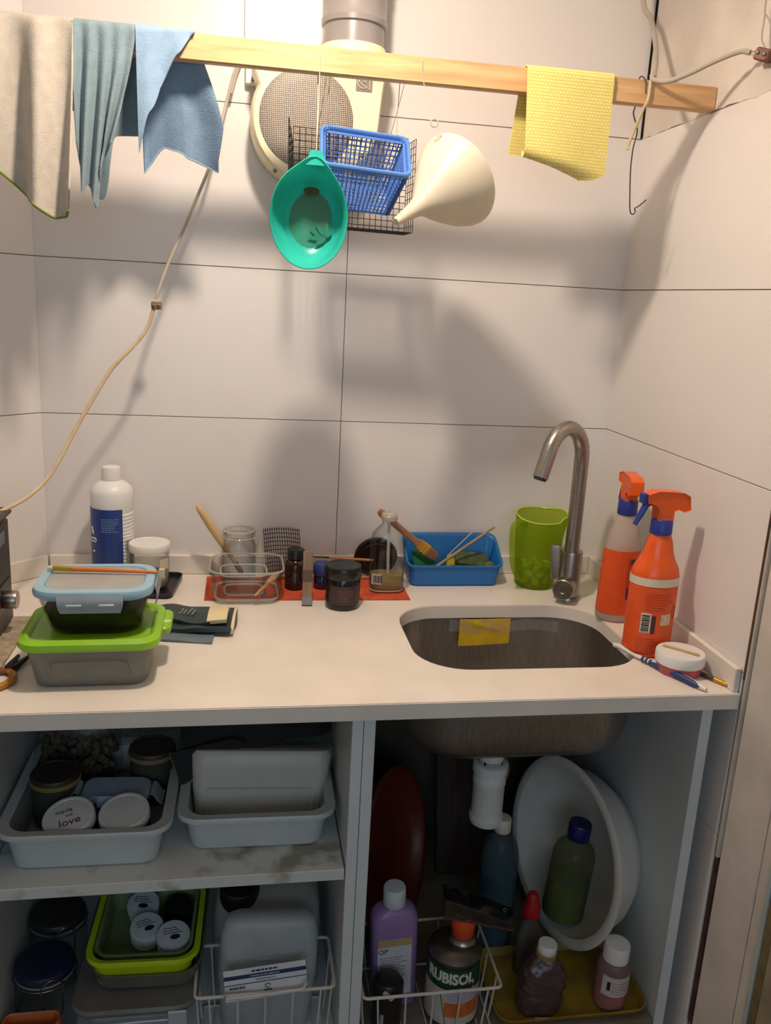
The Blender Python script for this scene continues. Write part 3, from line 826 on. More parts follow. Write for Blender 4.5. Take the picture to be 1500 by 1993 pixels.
# white funnel
tip = Vector((0.036, -0.345, 1.611)); mouth = Vector((0.152, -0.265, 1.692))
ax = (mouth - tip).normalized()
fq = Vector((0, 0, 1)).rotation_difference(ax)
fu = T('funnel', 'large cream plastic funnel hanging on its side by a wire loop', 'funnel', tip)
fu.rotation_mode = 'QUATERNION'; fu.rotation_quaternion = fq
L = (mouth - tip).length
prof = [(0.0050, 0.001), (0.0066, 0.0), (0.0105, 0.030), (0.0140, 0.052), (0.020, 0.066), (0.046, 0.100), (0.069, 0.135), (0.0765, L - 0.010), (0.079, L - 0.006), (0.080, L), (0.077, L + .0015), (0.0745, L - 0.008), (0.066, 0.133), (0.043, 0.099), (0.0175, 0.068), (0.0115, 0.052), (0.0085, 0.030), (0.0050, 0.001)]
m_fun = M('cream_funnel', (240, 232, 212), rough=0.4, vary=0.05, scale=12, tl=0.35)
P('cone', MB().lathe(prof, 48, cap0=False, cap1=False), m_fun, fu, smooth=60)
fm = fq.to_matrix().to_4x4(); finv = (Matrix.Translation(tip) @ fm).inverted()
P('hanging_ring', MB().tube([finv @ (Vector((0.098, -0.305, 1.772)) + Vector((0.006 * math.cos(a), 0, 0.006 * math.sin(a)))) for a in [2 * math.pi * k / 16 for k in range(17)]], 0.0014, 6), m_thin, fu)
P('hanging_wire', hang_wire([finv @ Vector(p) for p in [(0.098, -0.305, 1.777), (0.090, -0.296, 1.80), (0.078, -0.289, 1.840), (0.075, -0.2885, 1.868), (0.074, -0.277, 1.8755)]]), m_thin, fu)

# ================================================================== on the worktop
CT = 0.9
G1 = GLASS('clear_glass', (236, 240, 234), edge=0.45)
m_rim_glint = M('glass_edge_glint', (226, 222, 212), rough=0.08, trans=0.6, vary=0.02)  # pale colour paints bright highlight lines along glass rims and bases
G2 = GLASS('clear_plastic', (222, 226, 222), edge=0.55, gloss=0.12)

def ring_open(mb, secs, n=5, cx=0, cy=0):
    """open-top container wall: outer sections up, then inner sections down"""
    return mb.rsec(secs, n=n, cx=cx, cy=cy)

# ---- green-lidded box
gb = T('lidded_food_box', 'smoky plastic food box with lime green lid at the bottom of the stack', 'food box', (-0.428, -0.475, CT), R(0, 0, 1))
m_smoke = M('smoky_plastic', (176, 174, 164), rough=0.3, trans=0.58, vary=0.05)
m_lime = M('lime_plastic', (138, 190, 30), rough=0.35, vary=0.05)
P('body', MB().rsec([(.155, .128, .022, 0.0), (.163, .136, .024, .003), (.186, .156, .028, .062), (.183, .153, .027, .062), (.159, .132, .022, .006), (.150, .122, .02, .004)], n=6), m_smoke, gb)
P('liquid', MB().rsec([(.149, .121, .02, .0045), (.1585, .1315, .022, .0065), (.1635, .136, .023, .0225)], n=6), M('grey_green_liquid', (54, 56, 48), rough=0.5, spec=0.2), gb)
P('raised_panel', MB().tube([(-.058, -.0735, .018), (-.055, -.0770, .040), (-.045, -.0785, .044), (.045, -.0785, .044), (.055, -.0770, .040), (.058, -.0735, .018)], .0012, 6), m_smoke, gb)
lid = P('lid', MB().rsec([(.188, .158, .028, .0625), (.200, .170, .030, .0630), (.206, .176, .032, .068), (.204, .174, .032, .075), (.186, .156, .028, .080), (.178, .148, .026, .0785), (.172, .142, .024, .0745)], n=6), m_lime, gb)
tabm = MB().rsec([(.034, .078, .010, .058), (.038, .082, .012, .061), (.038, .082, .012, .067), (.032, .076, .010, .070)], n=5, cx=.096, cy=.030)
P('lid_tab', tabm, m_lime, lid)
P('tab_button', MB().lathe([(0, .0685), (.006, .0685), (.007, .0705), (.004, .0715)], 16, cx=.107, cy=.016), M('pale_green_button', (190, 214, 140), rough=0.4), lid)

# ---- glass box with blue lid on top
GZ = CT + 0.0745
gx = T('glass_food_box', 'glass food box with dark liquid and clip-on pale blue lid, on the green lid', 'food box', (-0.424, -0.472, GZ), R(0, 0, 1))
P('body', MB().rsec([(.120, .090, .030, 0.0), (.134, .102, .032, .004), (.158, .124, .034, .050), (.164, .130, .036, .062), (.160, .126, .035, .062), (.154, .120, .033, .050), (.130, .098, .030, .007), (.116, .086, .028, .005)], n=6), G1, gx)
P('rim', MB().tube([(x, y, .0605) for x, y in rr(.1620, .1280, .0355, 6)] + [(rr(.1620, .1280, .0355, 6)[0][0], rr(.1620, .1280, .0355, 6)[0][1], .0605)], .0018, 8), m_rim_glint, gx)
P('dark_liquid', MB().rsec([(.115, .085, .028, .0055), (.1295, .0975, .030, .0075), (.1465, .1135, .032, .0385)], n=6), M('dark_brown_liquid', (24, 17, 14), rough=0.6, spec=0.15), gx)
m_ltblue = M('pale_blue_plastic', (150, 186, 204), rough=0.3, vary=0.04)
lid = P('lid', MB().rsec([(.165, .131, .036, .0625), (.174, .140, .038, .0630), (.176, .142, .038, .069), (.172, .138, .037, .0745), (.160, .126, .034, .0760), (.146, .112, .030, .0755), (.142, .108, .029, .0715)], n=6), m_ltblue, gx)
P('window_panel', MB().rsec([(.141, .107, .029, .0717), (.141, .107, .029, .0728)], n=6), M('milky_panel', (186, 188, 184), rough=0.25, trans=0.25, vary=0.05), lid)
m_clip = M('frosted_clip', (176, 188, 194), rough=0.3, trans=0.3)
clip = MB().sheet(lambda u, v: ((-.047 + .094 * u) * (1 - .10 * v ** 3), -.0725 - .003 * math.sin(math.pi * v), .072 - .028 * v), 14, 8, .0022)
P('clip', clip, m_clip, lid)
P('clip_slots', MB().box(-.034, -.012, -.0775, -.0758, .0555, .0585, .0005).box(.012, .034, -.0775, -.0758, .0555, .0585, .0005), M('clip_rib', (206, 214, 218), rough=0.4), lid)
P('clip', MB().sheet(lambda u, v: (.0895 + .003 * math.sin(math.pi * v), (-.035 + .070 * u) * (1 - .1 * v ** 3), .072 - .030 * v), 10, 8, .0022), m_clip, lid)

# ---- orange paintbrush lying on the blue lid
pb = T('paintbrush', 'thin orange-handled paintbrush lying across the blue lid', 'brush', (-0.424, -0.4500, GZ + 0.0795), R(0, 1.2, -4))
P('handle', MB().tube([(-.040, 0, 0), (-.01, 0, .0004), (.04, 0, .0003), (.092, 0, 0)], [.0040, .0038, .0030, .0020], 10), M('orange_lacquer', (214, 116, 48), rough=0.3), pb)
P('ferrule', MB().tube([(-.070, 0, .0004), (-.039, 0, 0)], [.0046, .0041], 10), M('gold_ferrule', (196, 160, 66), rough=0.3, metal=0.8), pb)
P('bristles', MB().tube([(-.078, 0, .0004), (-.0695, 0, .0004)], [.0030, .0044], 10), M('pale_bristle', (206, 198, 184), rough=0.9), pb)
P('price_sticker', MB().box(.0915, .1005, -.0025, .0025, -.009, .006, .0005), M('sticker', (206, 192, 164), rough=0.7), pb)

# ---- bleach bottle
bl = T('bleach_bottle', 'white ribbed bleach bottle with a blue label at the back left', 'bottle', (-0.4575, -0.075, CT), R(0, 0, 0))
prof = [(.036, 0), (.0400, .004)]
for k in range(20):
    z = .012 + k * .0072
    prof += [(.0405, z), (.0405, z + .0045), (.0392, z + .006)]
prof += [(.0405, .160), (.0412, .176), (.0415, .192), (.0385, .203), (.028, .212), (.0170, .218), (.0155, .219), (.0155, .226)]
P('body', MB().lathe(prof, 48), m_white, bl, smooth=50)
P('cap', MB().lathe([(.0165, .2165), (.0185, .219), (.0185, .238), (.0170, .2435), (.012, .245), (0, .245)], 32), m_white, bl)
lb_ = P('label', band(.0410, -105, 35, .03, .165, .0006, 28), M('navy_label', (36, 62, 130), rough=0.35, vary=0.05), bl)
m_ink = M('white_print', (214, 216, 222), rough=0.5)
P('print_lines', lines_mb(-.018, .018, .020, 7, .0042, .0020, 3).map(cyl_wrap(.0417, math.radians(2), .125)), M('faded_print', (104, 124, 168), rough=0.5), lb_, smooth=0)
b = MB().tube([(-.008, -.004, 0), (-.0035, .010, 0), (0.001, -.004, 0)], .0011, 5)
b.tube([(.004 + .0045 * math.cos(a), -.016 + .004 * math.sin(a), 0) for a in [2 * math.pi * k / 12 for k in range(13)]], .0011, 5)
b.tube([(-.004 + .0045 * math.cos(a), -.016 + .004 * math.sin(a), 0) for a in [math.pi / 4 + 1.5 * math.pi * k / 12 for k in range(13)]], .0011, 5)
b.tube([(.001, -.038, 0), (.003, -.040, 0)], .0018, 6)
P('lettering', b.map(cyl_wrap(.0420, math.radians(-52), .118)), m_ink, lb_)
P('instruction_print', lines_mb(-.011, .011, .010, 6, .0040, .0012, 9).map(cyl_wrap(.0412, math.radians(58), .09)), M('grey_print', (120, 112, 108), rough=0.6), bl, smooth=0)

# ---- white-lidded jar on a black tray
S('black_tray', MB().rsec([(.100, .125, .012, 0), (.108, .133, .014, .003), (.110, .135, .015, .012), (.106, .131, .013, .012), (.102, .127, .012, .0045), (.096, .121, .010, .004)], n=5), m_black,
  'shallow black plastic tray under the white-lidded jar', 'tray', (-0.384, -0.096, CT), R(0, 0, -6))
wj = T('glass_jar', 'clear glass jar with a flat white lid on the black tray', 'jar', (-0.384, -0.104, CT + .0045))
P('glass', MB().lathe([(.030, 0), (.036, .004), (.0385, .015), (.0385, .07), (.036, .078), (.0345, .080), (.033, .078), (.036, .068), (.036, .015), (.033, .006), (.0, .006)], 40), G1, wj)
P('powder', MB().lathe([(0, .0065), (.033, .0066), (.0357, .015), (.0357, .030), (.0, .032)], 36), M('grey_powder', (176, 168, 152), rough=0.9), wj)
P('lid', MB().lathe([(.036, .0765), (.0395, .0775), (.0405, .080), (.0405, .091), (.039, .0935), (.036, .0935), (.035, .0925), (0, .0925)], 44), m_white, wj)
P('label', band(.0388, 35, 70, .045, .066, .0005, 8), M('cream_label', (206, 196, 170), rough=0.6), wj)

# ---- dark gloves / sachets folded on the counter
m_dkgrn = M('dark_rubber', (44, 58, 60), rough=0.55, vary=0.12, scale=20, bump=0.25, bscale=160)
m_cuff = M('cream_lining', (216, 200, 158), rough=0.7, vary=0.06)
gl_ = T('folded_gloves', 'pair of dark green rubber gloves with cream cuffs folded on the worktop', 'gloves', (-0.283, -0.285, CT), R(0, 0, -4))
def gl1(u, v):
    x = -.068 + .135 * u; y = -.072 + .120 * v
    return (x + .006 * math.sin(3 * v), y + .008 * (1 - u), .006 + .004 * math.sin(9 * v + 2 * u) + .004 * u + .0025 * mnoise.noise(Vector((u * 4, v * 4, 0))))
P('lower_glove', MB().sheet(gl1, 24, 18, .008), m_dkgrn, gl_, smooth=70)
def gl2(u, v):
    x = -.070 + .100 * u; y = -.055 + .070 * v
    return (x, y + .010 * (1 - u) + .004 * math.sin(5 * u), .0185 + .005 * math.sin(math.pi * v) + .003 * math.sin(7 * u))
P('upper_glove', MB().sheet(gl2, 20, 14, .006), m_dkgrn, gl_, smooth=70)
def gl3(u, v):
    x = .024 + .034 * u; y = -.058 + .073 * v + .005 * u * (1 - 2 * v)
    return (x, y, .0215 + .006 * math.sin(math.pi * v) * (1 - .3 * u) + .002 * u)
P('cuff', MB().sheet(gl3, 10, 14, .0075), m_cuff, gl_, smooth=70)
P('cuff', MB().sheet(lambda u, v: (.066 + .005 * u, -.070 + .112 * v, .0105 + .005 * math.sin(3 * v)), 4, 14, .009), m_cuff, gl_, smooth=70)
P('print', lines_mb(-.012, .022, .012, 4, .0075, .003, 5).xf(Matrix.Translation((-.012, -.018, .0262)) @ Matrix.Rotation(math.radians(80), 4, 'Z')), M('grey_glove_print', (128, 136, 136), rough=0.6), gl_, smooth=0)
def gl4(u, v):
    return (-.062 + .10 * u, -.092 + .045 * v - .012 * u, .0025 + .001 * math.sin(6 * u))
P('finger_flap', MB().sheet(gl4, 12, 6, .003), M('grey_blue_rubber', (104, 120, 124), rough=0.6), gl_, smooth=70)

# ---- orange mat
S('orange_mat', MB().sheet(lambda u, v: (-.205 + .41 * u, -.074 + .142 * v - .006 * (u - .5), .0012 + .0003 * math.sin(30 * u)), 30, 10, .0022), M('orange_felt', (196, 78, 40), rough=0.85, vary=0.25, scale=26, bump=0.4, bscale=200),
  'orange-red mat under the jars and bottles by the wall', 'mat', (-0.070, -0.104, CT), R(0, 0, 0), smooth=60)
MZ = CT + 0.0026

# ---- glass dishes, jar with brush
gd = T('glass_dish', 'large square glass dish with thick rounded walls', 'glass dish', (-0.193, -0.142, MZ), R(0, 0, 0))
P('walls', MB().rsec([(.110, .100, .022, 0), (.128, .116, .026, .004), (.140, .128, .030, .048), (.145, .133, .032, .062), (.141, .129, .031, .0635), (.136, .124, .029, .060), (.131, .119, .027, .045), (.120, .108, .024, .010), (.108, .096, .02, .008)], n=6), G1, gd)
P('rim', MB().tube([(x, y, .0630) for x, y in rr(.1425, .1305, .031, 6)] + [(rr(.1425, .1305, .031, 6)[0][0], rr(.1425, .1305, .031, 6)[0][1], .0630)], .0022, 8), m_rim_glint, gd)
P('base_ring', MB().tube([(x, y, .0055) for x, y in rr(.122, .110, .025, 6)] + [(rr(.122, .110, .025, 6)[0][0], rr(.122, .110, .025, 6)[0][1], .0055)], .0030, 8), m_rim_glint, gd)
gd2 = T('glass_dish', 'smaller square glass dish nested inside the large one', 'glass dish', (-0.199, -0.162, MZ + .0105), R(0, 0, 2))
P('walls', MB().rsec([(.066, .058, .016, 0), (.078, .068, .018, .004), (.090, .078, .02, .044), (.087, .075, .019, .045), (.084, .072, .018, .042), (.074, .064, .016, .008), (.064, .055, .014, .006)], n=6), G1, gd2)
P('rim', MB().tube([(x, y, .0445) for x, y in rr(.0885, .0765, .0195, 6)] + [(rr(.0885, .0765, .0195, 6)[0][0], rr(.0885, .0765, .0195, 6)[0][1], .0445)], .0018, 8), m_rim_glint, gd2)
P('base_ring', MB().tube([(x, y, .005) for x, y in rr(.074, .064, .017, 6)] + [(rr(.074, .064, .017, 6)[0][0], rr(.074, .064, .017, 6)[0][1], .005)], .0022, 8), m_rim_glint, gd2)
sj = T('glass_jar', 'open clear glass jar with a wooden brush standing in it', 'jar', (-0.209, -0.052, MZ))
P('glass', MB().lathe([(.028, 0), (.034, .004), (.036, .012), (.036, .075), (.031, .088), (.0305, .092), (.0345, .093), (.0345, .096), (.0312, .097), (.0312, .103), (.0345, .104), (.0345, .106), (.0315, .108), (.0295, .107), (.029, .090), (.0335, .074), (.0335, .012), (.031, .006), (0, .006)], 40), G1, sj)
P('rim', MB().lathe([(.0315, .1060), (.0340, .1065), (.0340, .1085), (.0310, .1095), (.0295, .1080), (.0315, .1060)], 40, cap0=False, cap1=False), m_rim_glint, sj)
P('thread_ring', MB().lathe([(.0345, .0930), (.0358, .0945), (.0345, .0960)], 40, cap0=False, cap1=False), m_rim_glint, sj)
P('base_ring', MB().lathe([(.0270, .0010), (.0345, .0045), (.0350, .0085), (.0300, .0070)], 40, cap0=False, cap1=False), m_rim_glint, sj)
br = T('wooden_brush', 'long pale wooden brush handle leaning out of the open jar', 'brush', (-0.200, -0.045, MZ + .008), R(8, -31, 0))
P('handle', MB().tube([(0, 0, .030), (0, 0, .060), (0, 0, .090), (0, 0, .130), (0, 0, .170), (0, 0, .183)], [.0045, .0060, .0075, .0085, .0065, .0030], 14, smooth=4), M('pale_handle_wood', (212, 180, 128), rough=0.5, vary=0.1, stretch=(4, 4, 1)), br)
P('bristles', MB().lathe([(.004, .004), (.006, .012), (.0055, .032)], 14), M('brown_bristle', (112, 76, 52), rough=0.9), br)
ws = T('wooden_spoon', 'small wooden spoon resting on the rim of the large glass dish', 'spoon', (-0.142, -0.190, CT + .052), R(0, 0, 28))
P('bowl', MB().lathe([(0, -.004), (.006, -.003), (.0085, .001), (.0080, .002), (.005, -.001), (0, -.001)], 18, sx=1.9, sy=1.0), M('spoon_wood', (186, 140, 96), rough=0.6, vary=0.15), ws, rot=R(0, -38, 0))
P('handle', MB().tube([(-.012, 0, -.009), (-.028, .0, -.020), (-.040, 0, -.030)], [.0035, .0026, .0026], 8), M('spoon_wood', (186, 140, 96)), ws)
ch = S('porcelain_chip', MB().prism([(-.006, 0), (.006, 0), (.003, .018), (.0005, .032), (-.002, .018)], .004), M('pale_ceramic', (214, 202, 176), rough=0.5), 'pointed cream sliver standing between the jar and the mesh', 'shard', (-0.166, -0.062, MZ + .001), R(90, 0, 0))
ch.location.z = MZ + .058

# ---- bent dark mesh
mm = MB()
NXm, NYm = 16, 12
def mesh_pt(u, v):
    a = math.radians(-38 + 76 * u)
    return Vector((.060 * math.sin(a) + .010 * (1 - v), -.030 * math.cos(a) + .02 - .004 * v, .004 + .108 * v - .006 * (u - .5) ** 2 * 4))
for i in range(NXm + 1):
    mm.tube([mesh_pt(i / NXm, k / 6 * 1.04) for k in range(7)], .00075, 4)
for j in range(NYm + 1):
    mm.tube([mesh_pt(k / 10, j / NYm) for k in range(11)], .00075, 4)
S('bent_wire_mesh', mm, m_dkwire, 'curved piece of dark wire mesh standing against the wall', 'mesh', (-0.122, -0.044, MZ))

# ---- small bottles and jars
am = T('amber_vial', 'small dark amber vial with a black cap beside the mesh', 'bottle', (-0.094, -0.107, MZ))
P('glass', MB().lathe([(.018, 0), (.0215, .003), (.022, .008), (.022, .050), (.019, .058), (.0135, .063), (.0135, .068)], 32), M('amber_glass', (46, 24, 20), rough=0.12, vary=0.05), am)
P('cap', MB().lathe([(.0165, .0635), (.0178, .0650), (.0180, .080), (.0165, .0835), (0, .0835)], 32), m_black, am)
bk = T('wood_strip', 'grey-brown tapered wooden strip leaning upright on the mat', 'strip', (-0.0765, -0.205, CT + .001), R(-13, 0, -3))
P('strip', MB().box(-.0095, .0095, -.0065, .0055, 0, .105, .001), M('weathered_wood', (134, 112, 94), rough=0.8, vary=0.2, stretch=(6, 6, 1)), bk)
P('metal_end', MB().box(-.0100, .0100, -.0070, .0060, 0.0, .017, .001), M('grey_band', (128, 124, 128), rough=0.5), bk)
P('dark_band', MB().box(-.0098, .0098, -.0068, .0058, .045, .070, .001), M('brown_band', (92, 70, 56), rough=0.7), bk)
bc = T('ink_pot', 'small blue screw-capped ink pot between the strip and the dark jar', 'pot', (-0.038, -0.105, MZ), R(0, 0, 0))
P('pot', MB().lathe([(.016, 0), (.018, .003), (.018, .026), (.015, .031)], 28), M('navy_glass', (30, 36, 66), rough=0.15), bc)
P('cap', MB().lathe([(.0185, .0285), (.0195, .030), (.0195, .050), (.0180, .053), (.0150, .0535), (.0140, .052), (0, .052)], 32), M('blue_cap', (52, 66, 122), rough=0.35), bc)
dj = T('dark_jar', 'squat black jar with a screw lid and dark label in front of the mat', 'jar', (-0.0075, -0.208, CT), R(0, 0, 0))
P('jar', MB().lathe([(.031, 0), (.0335, .003), (.0340, .010), (.0340, .058), (.032, .063)], 40), M('black_glass', (24, 22, 24), rough=0.12), dj)
P('lid', MB().lathe([(.0345, .0615), (.0355, .063), (.0355, .082), (.0340, .085), (.0315, .0858), (.0300, .0846), (0, .0846)], 44), M('dark_green_lid', (20, 23, 22), rough=0.3), dj)
lbj = P('label', band(.0342, -50, 62, .013, .050, .0006, 20), M('maroon_label', (62, 40, 40), rough=0.5), dj)
P('print', lines_mb(-.016, .016, .010, 5, .0048, .0014, 8).map(cyl_wrap(.0350, math.radians(5), .030)), M('dim_print', (108, 84, 80), rough=0.6), lbj, smooth=0)
st = T('bamboo_stick', 'thin bamboo stick with a dark tip lying across the ink pot to the black lid', 'stick', (0.010, -0.082, CT + .0575), R(0, 5.5, 6))
P('stick', MB().tube([(-.034, 0, 0), (.062, 0, 0)], [.0024, .0030], 8), M('bamboo', (172, 124, 82), rough=0.6), st)
P('tip', MB().tube([(-.092, 0, -.0005), (-.034, 0, 0)], [.0008, .0022], 8), m_dkwire, st)
kl = T('pot_lid', 'round black lid leaning on edge against the wall', 'lid', (0.083, -0.034, CT + .0475), R(-78, 0, 0))
P('disc', MB().lathe([(0, -.003), (.040, -.003), (.0465, -.001), (.0475, .003), (.0465, .0055), (.0430, .0060), (.0410, .0040), (.034, .0035), (.032, .0050), (.029, .0035), (0, .0035)], 48).xf(Matrix.Rotation(math.radians(180), 4, 'X')), m_black, kl)

# ---- clear pump bottle
pz = T('clear_bottle', 'clear plastic bottle with a dip tube and a little yellowish liquid', 'bottle', (0.0935, -0.122, MZ))
P('body', MB().rsec([(.060, .042, .018, 0), (.070, .050, .022, .004), (.072, .052, .022, .012), (.072, .052, .022, .105), (.066, .048, .022, .122), (.044, .038, .018, .136), (.030, .030, .0145, .143), (.030, .030, .0145, .155), (.027, .027, .013, .155), (.027, .027, .013, .143), (.041, .035, .016, .134), (.063, .045, .02, .121), (.069, .049, .02, .105), (.069, .049, .02, .012), (.066, .046, .018, .006)], n=6), G2, pz)
P('liquid', MB().rsec([(.064, .044, .018, .0065), (.0685, .0485, .02, .012), (.0685, .0485, .02, .036)], n=6), M('pale_yellow_liquid', (196, 176, 112), rough=0.1, trans=0.55), pz)
P('base_ring', MB().tube([(x, y, .0045) for x, y in rr(.069, .049, .021, 6)] + [(rr(.069, .049, .021, 6)[0][0], rr(.069, .049, .021, 6)[0][1], .0045)], .0016, 8), m_rim_glint, pz)
P('dip_tube', MB().tube([(.004, 0, .012), (.001, 0, .08), (0, 0, .153)], .0032, 8), M('milky_tube', (210, 206, 200), rough=0.4, trans=0.3), pz)
cp = P('cap', MB().lathe([(.0155, .150), (.0165, .152), (.0165, .160), (.0140, .163), (0, .163)], 28), M('clear_cap', (216, 208, 198), rough=0.3, trans=0.35), pz)
P('open_neck', MB().lathe([(.0150, .1625), (.0160, .1635), (.0150, .1650), (.0128, .1650), (.0128, .1625)], 28), m_rim_glint, cp)
lbp = P('label', MB().sheet(lambda u, v: (-.034 + .020 * u, -.0258 - .0006 * 0 + .006 * (1 - u) ** 2, .020 + .022 * v), 6, 2, .0005), M('tag_white', (190, 184, 178), rough=0.5), pz)
b = MB()
x = -.031
for k in range(9):
    w = .0006 + .0006 * ((k * 7) % 3)
    b.box(x, x + w, -.0270 + .006 * (1 - (x + .034) / .020) ** 2 , -.0262 + .006 * (1 - (x + .034) / .020) ** 2, .023, .039, .0001); x += w + .0008
P('barcode', b, m_black, lbp, smooth=0)

# ---- blue tray with its contents
m_btray = M('mid_blue_plastic', (24, 104, 172), rough=0.35, vary=0.05)
tr = T('blue_tray', 'blue plastic tray by the wall holding brushes and sponges', 'tray', (0.2475, -0.058, CT))
# tall back, low front: shape a rounded tray and shear the rim height
b = MB().rsec([(.180, .066, .012, 0), (.190, .076, .014, .003), (.206, .086, .016, 1.0), (.213, .092, .018, 1.0), (.213, .092, .018, 1.002), (.203, .083, .015, 1.002), (.199, .079, .014, 1.0), (.186, .072, .012, .006), (.178, .064, .01, .005)], n=5)
def trayh(p):
    if p.z > .5:
        v = (p.y + .046) / .092
        k = max(0.0, min(1.0, v))
        return (p.x, p.y, .044 + .050 * k ** 1.2 + (p.z - 1.0) * 1.2)
    return (p.x, p.y, p.z)
P('shell', b.map(trayh), m_btray, tr)
TZ = CT + .0055
fb_ = T('flat_brush', 'flat wooden paintbrush with gold-banded ferrule leaning in the blue tray', 'brush', (0.196, -0.070, CT + .066), R(0, 38, -5))
P('handle', MB().rsec([(.011, .009, .003, -.146), (.017, .010, .004, -.138), (.015, .010, .004, -.120), (.013, .009, .003, -.07), (.014, .010, .004, -.045), (.024, .011, .004, -.030)], n=3).xf(Matrix.Rotation(math.radians(0), 4, 'Z') @ Matrix.Rotation(math.radians(90), 4, 'Y')).xf(Matrix.Identity(4)), M('brush_wood', (152, 104, 66), rough=0.45, vary=0.15), fb_)
P('ferrule', MB().rsec([(.024, .0115, .004, -.031), (.026, .012, .004, -.008)], n=3).xf(Matrix.Rotation(math.radians(90), 4, 'Y')), M('orange_ferrule', (202, 140, 40), rough=0.35, metal=0.5), fb_)
P('ferrule_rings', MB().rsec([(.0268, .0126, .004, -.022), (.0268, .0126, .004, -.0205)], n=3).rsec([(.0268, .0126, .004, -.0145), (.0268, .0126, .004, -.013)], n=3).xf(Matrix.Rotation(math.radians(90), 4, 'Y')), M('ring_gold', (234, 206, 120), rough=0.3, metal=0.8), fb_)
P('bristles', MB().rsec([(.025, .011, .003, -.008), (.024, .012, .004, .006), (.017, .009, .003, .017)], n=3).xf(Matrix.Rotation(math.radians(90), 4, 'Y')), M('bristle_brown', (128, 92, 66), rough=0.95, bump=0.8, bscale=300), fb_)
S('green_scourer', MB().sheet(lambda u, v: (-.024 + .048 * u, -.022 + .046 * v, .004 + .030 * v * (1 - .5 * u) + .003 * math.sin(8 * u)), 14, 12, .006), M('green_scourer', (16, 92, 56), rough=0.95, vary=0.3, scale=150, bump=0.8, bscale=400),
  'dark green scourer in the left corner of the blue tray', 'scourer', (0.186, -0.058, TZ + .022), smooth=70)
sp = T('sponge', 'yellow sponge with a worn dark green scouring side in the blue tray', 'sponge', (0.280, -0.052, TZ + .026), R(24, 3, -10))
P('yellow_foam', MB().rsec([(.080, .042, .008, -.006), (.084, .046, .010, -.002), (.084, .046, .010, .010), (.082, .044, .008, .012)], n=4), M('old_foam', (176, 160, 44), rough=0.95, bump=0.9, bscale=300, vary=0.2), sp)
P('scouring_pad', MB().rsec([(.074, .042, .010, .0122), (.072, .042, .010, .021), (.064, .034, .010, .024)], n=4, cx=.012, cy=.004), M('worn_green_pad', (78, 92, 52), rough=0.95, bump=0.9, bscale=250, vary=0.25, scale=60), sp)
S('sponge_scrap', MB().rsec([(.020, .018, .004, 0), (.026, .022, .006, .003), (.024, .020, .006, .020), (.016, .014, .005, .024)], n=4).map(lambda p: (p.x + .003 * mnoise.noise(p * 90), p.y + .003 * mnoise.noise(p * 90 + Vector((5, 0, 0))), p.z)), M('olive_scrap', (98, 108, 52), rough=0.95, bump=0.8, bscale=200),
  'small olive scrap of sponge at the right side of the blue tray', 'sponge scrap', (0.326, -0.074, TZ + .018), R(0, 0, 20))
for i, (x, y, a, w) in enumerate(((0.216, -0.078, 15, .030), (0.325, -0.066, -25, .026))):
    s_ = T('paper_packet', ['crumpled black and white packet under the stick in the blue tray', 'small printed white packet at the right end of the blue tray'][i], 'packet', (x, y + .012, TZ + .020), R(14, 6, a))
    P('paper', MB().sheet(lambda u, v, w=w: (-w / 2 + w * u, -.012 + .024 * v, .002 + .0015 * math.sin(9 * u + 4 * v)), 10, 8, .0015), M('packet_white', (204, 198, 192), rough=0.6), s_)
    P('print', lines_mb(-w * .42, w * .42, .007, 4, .0052, .0026, 20 + i).xf(Matrix.Translation((0, 0, .0042))), m_black, s_, smooth=0)
def stick3(name, label, p0, p1, r, col, cat='stick'):
    p0, p1 = Vector(p0), Vector(p1)
    return S(name, MB().tube([Vector((0, 0, 0)), (p1 - p0) * .5, p1 - p0], r, 8), M('mat_' + name + str(len(MATS)), col, rough=0.65, vary=0.15), label, cat, p0)
stick3('wooden_stick', 'long weathered wooden stick slanting across the blue tray', (0.199, -0.087, TZ + .030), (0.337, -0.060, CT + .123), [.0036, .0034, .0026], (160, 134, 104))
stick3('thin_rod', 'short pale rod beside the long stick in the blue tray', (0.240, -0.052, TZ + .050), (0.291, -0.050, CT + .108), [.0016, .0016], (176, 170, 160))

# ---- lime jug with pale lumps
jg = T('lime_jug', 'translucent lime green measuring jug beside the tap', 'jug', (0.4285, -0.085, CT))
m_limeT = M('lime_translucent', (198, 216, 60), rough=0.25, tl=0.5, trans=0.72, vary=0.03)
b = MB()
secs = [(.074, .076, .034, 0), (.083, .086, .038, .004), (.090, .094, .042, .06), (.100, .104, .046, 1.0), (.097, .101, .045, 1.0), (.087, .091, .041, .06), (.080, .083, .037, .007), (.072, .074, .033, .006)]
b.rsec(secs, n=8)
def jugh(p):
    if p.z > .5:
        q = .150 + .012 * (p.y + .05) / .1 + .010 * max(0, (p.x - .03) / .025)
        return (p.x + (.010 if p.x > .045 else 0), p.y, q)
    return (p.x, p.y, p.z)
P('body', b.map(jugh), m_limeT, jg, smooth=60)
P('rim', MB().tube([jugh(Vector((x, y, 1))) for x, y in rr(.0985, .1025, .0455, 8)] + [jugh(Vector((rr(.0985, .1025, .0455, 8)[0][0], rr(.0985, .1025, .0455, 8)[0][1], 1)))], .0018, 6), M('lime_rim', (176, 204, 60), rough=0.3), jg)
P('handle', MB().tube([(-.040, -.028, .142), (-.058, -.040, .150), (-.072, -.048, .140), (-.070, -.048, .090), (-.060, -.044, .045), (-.038, -.030, .018)], [.006, .0075, .008, .0075, .007, .005], 10, smooth=5), m_limeT, jg)
m_lump = M('pale_lump', (206, 210, 120), rough=0.6, vary=0.1)
rnd = random.Random(3)
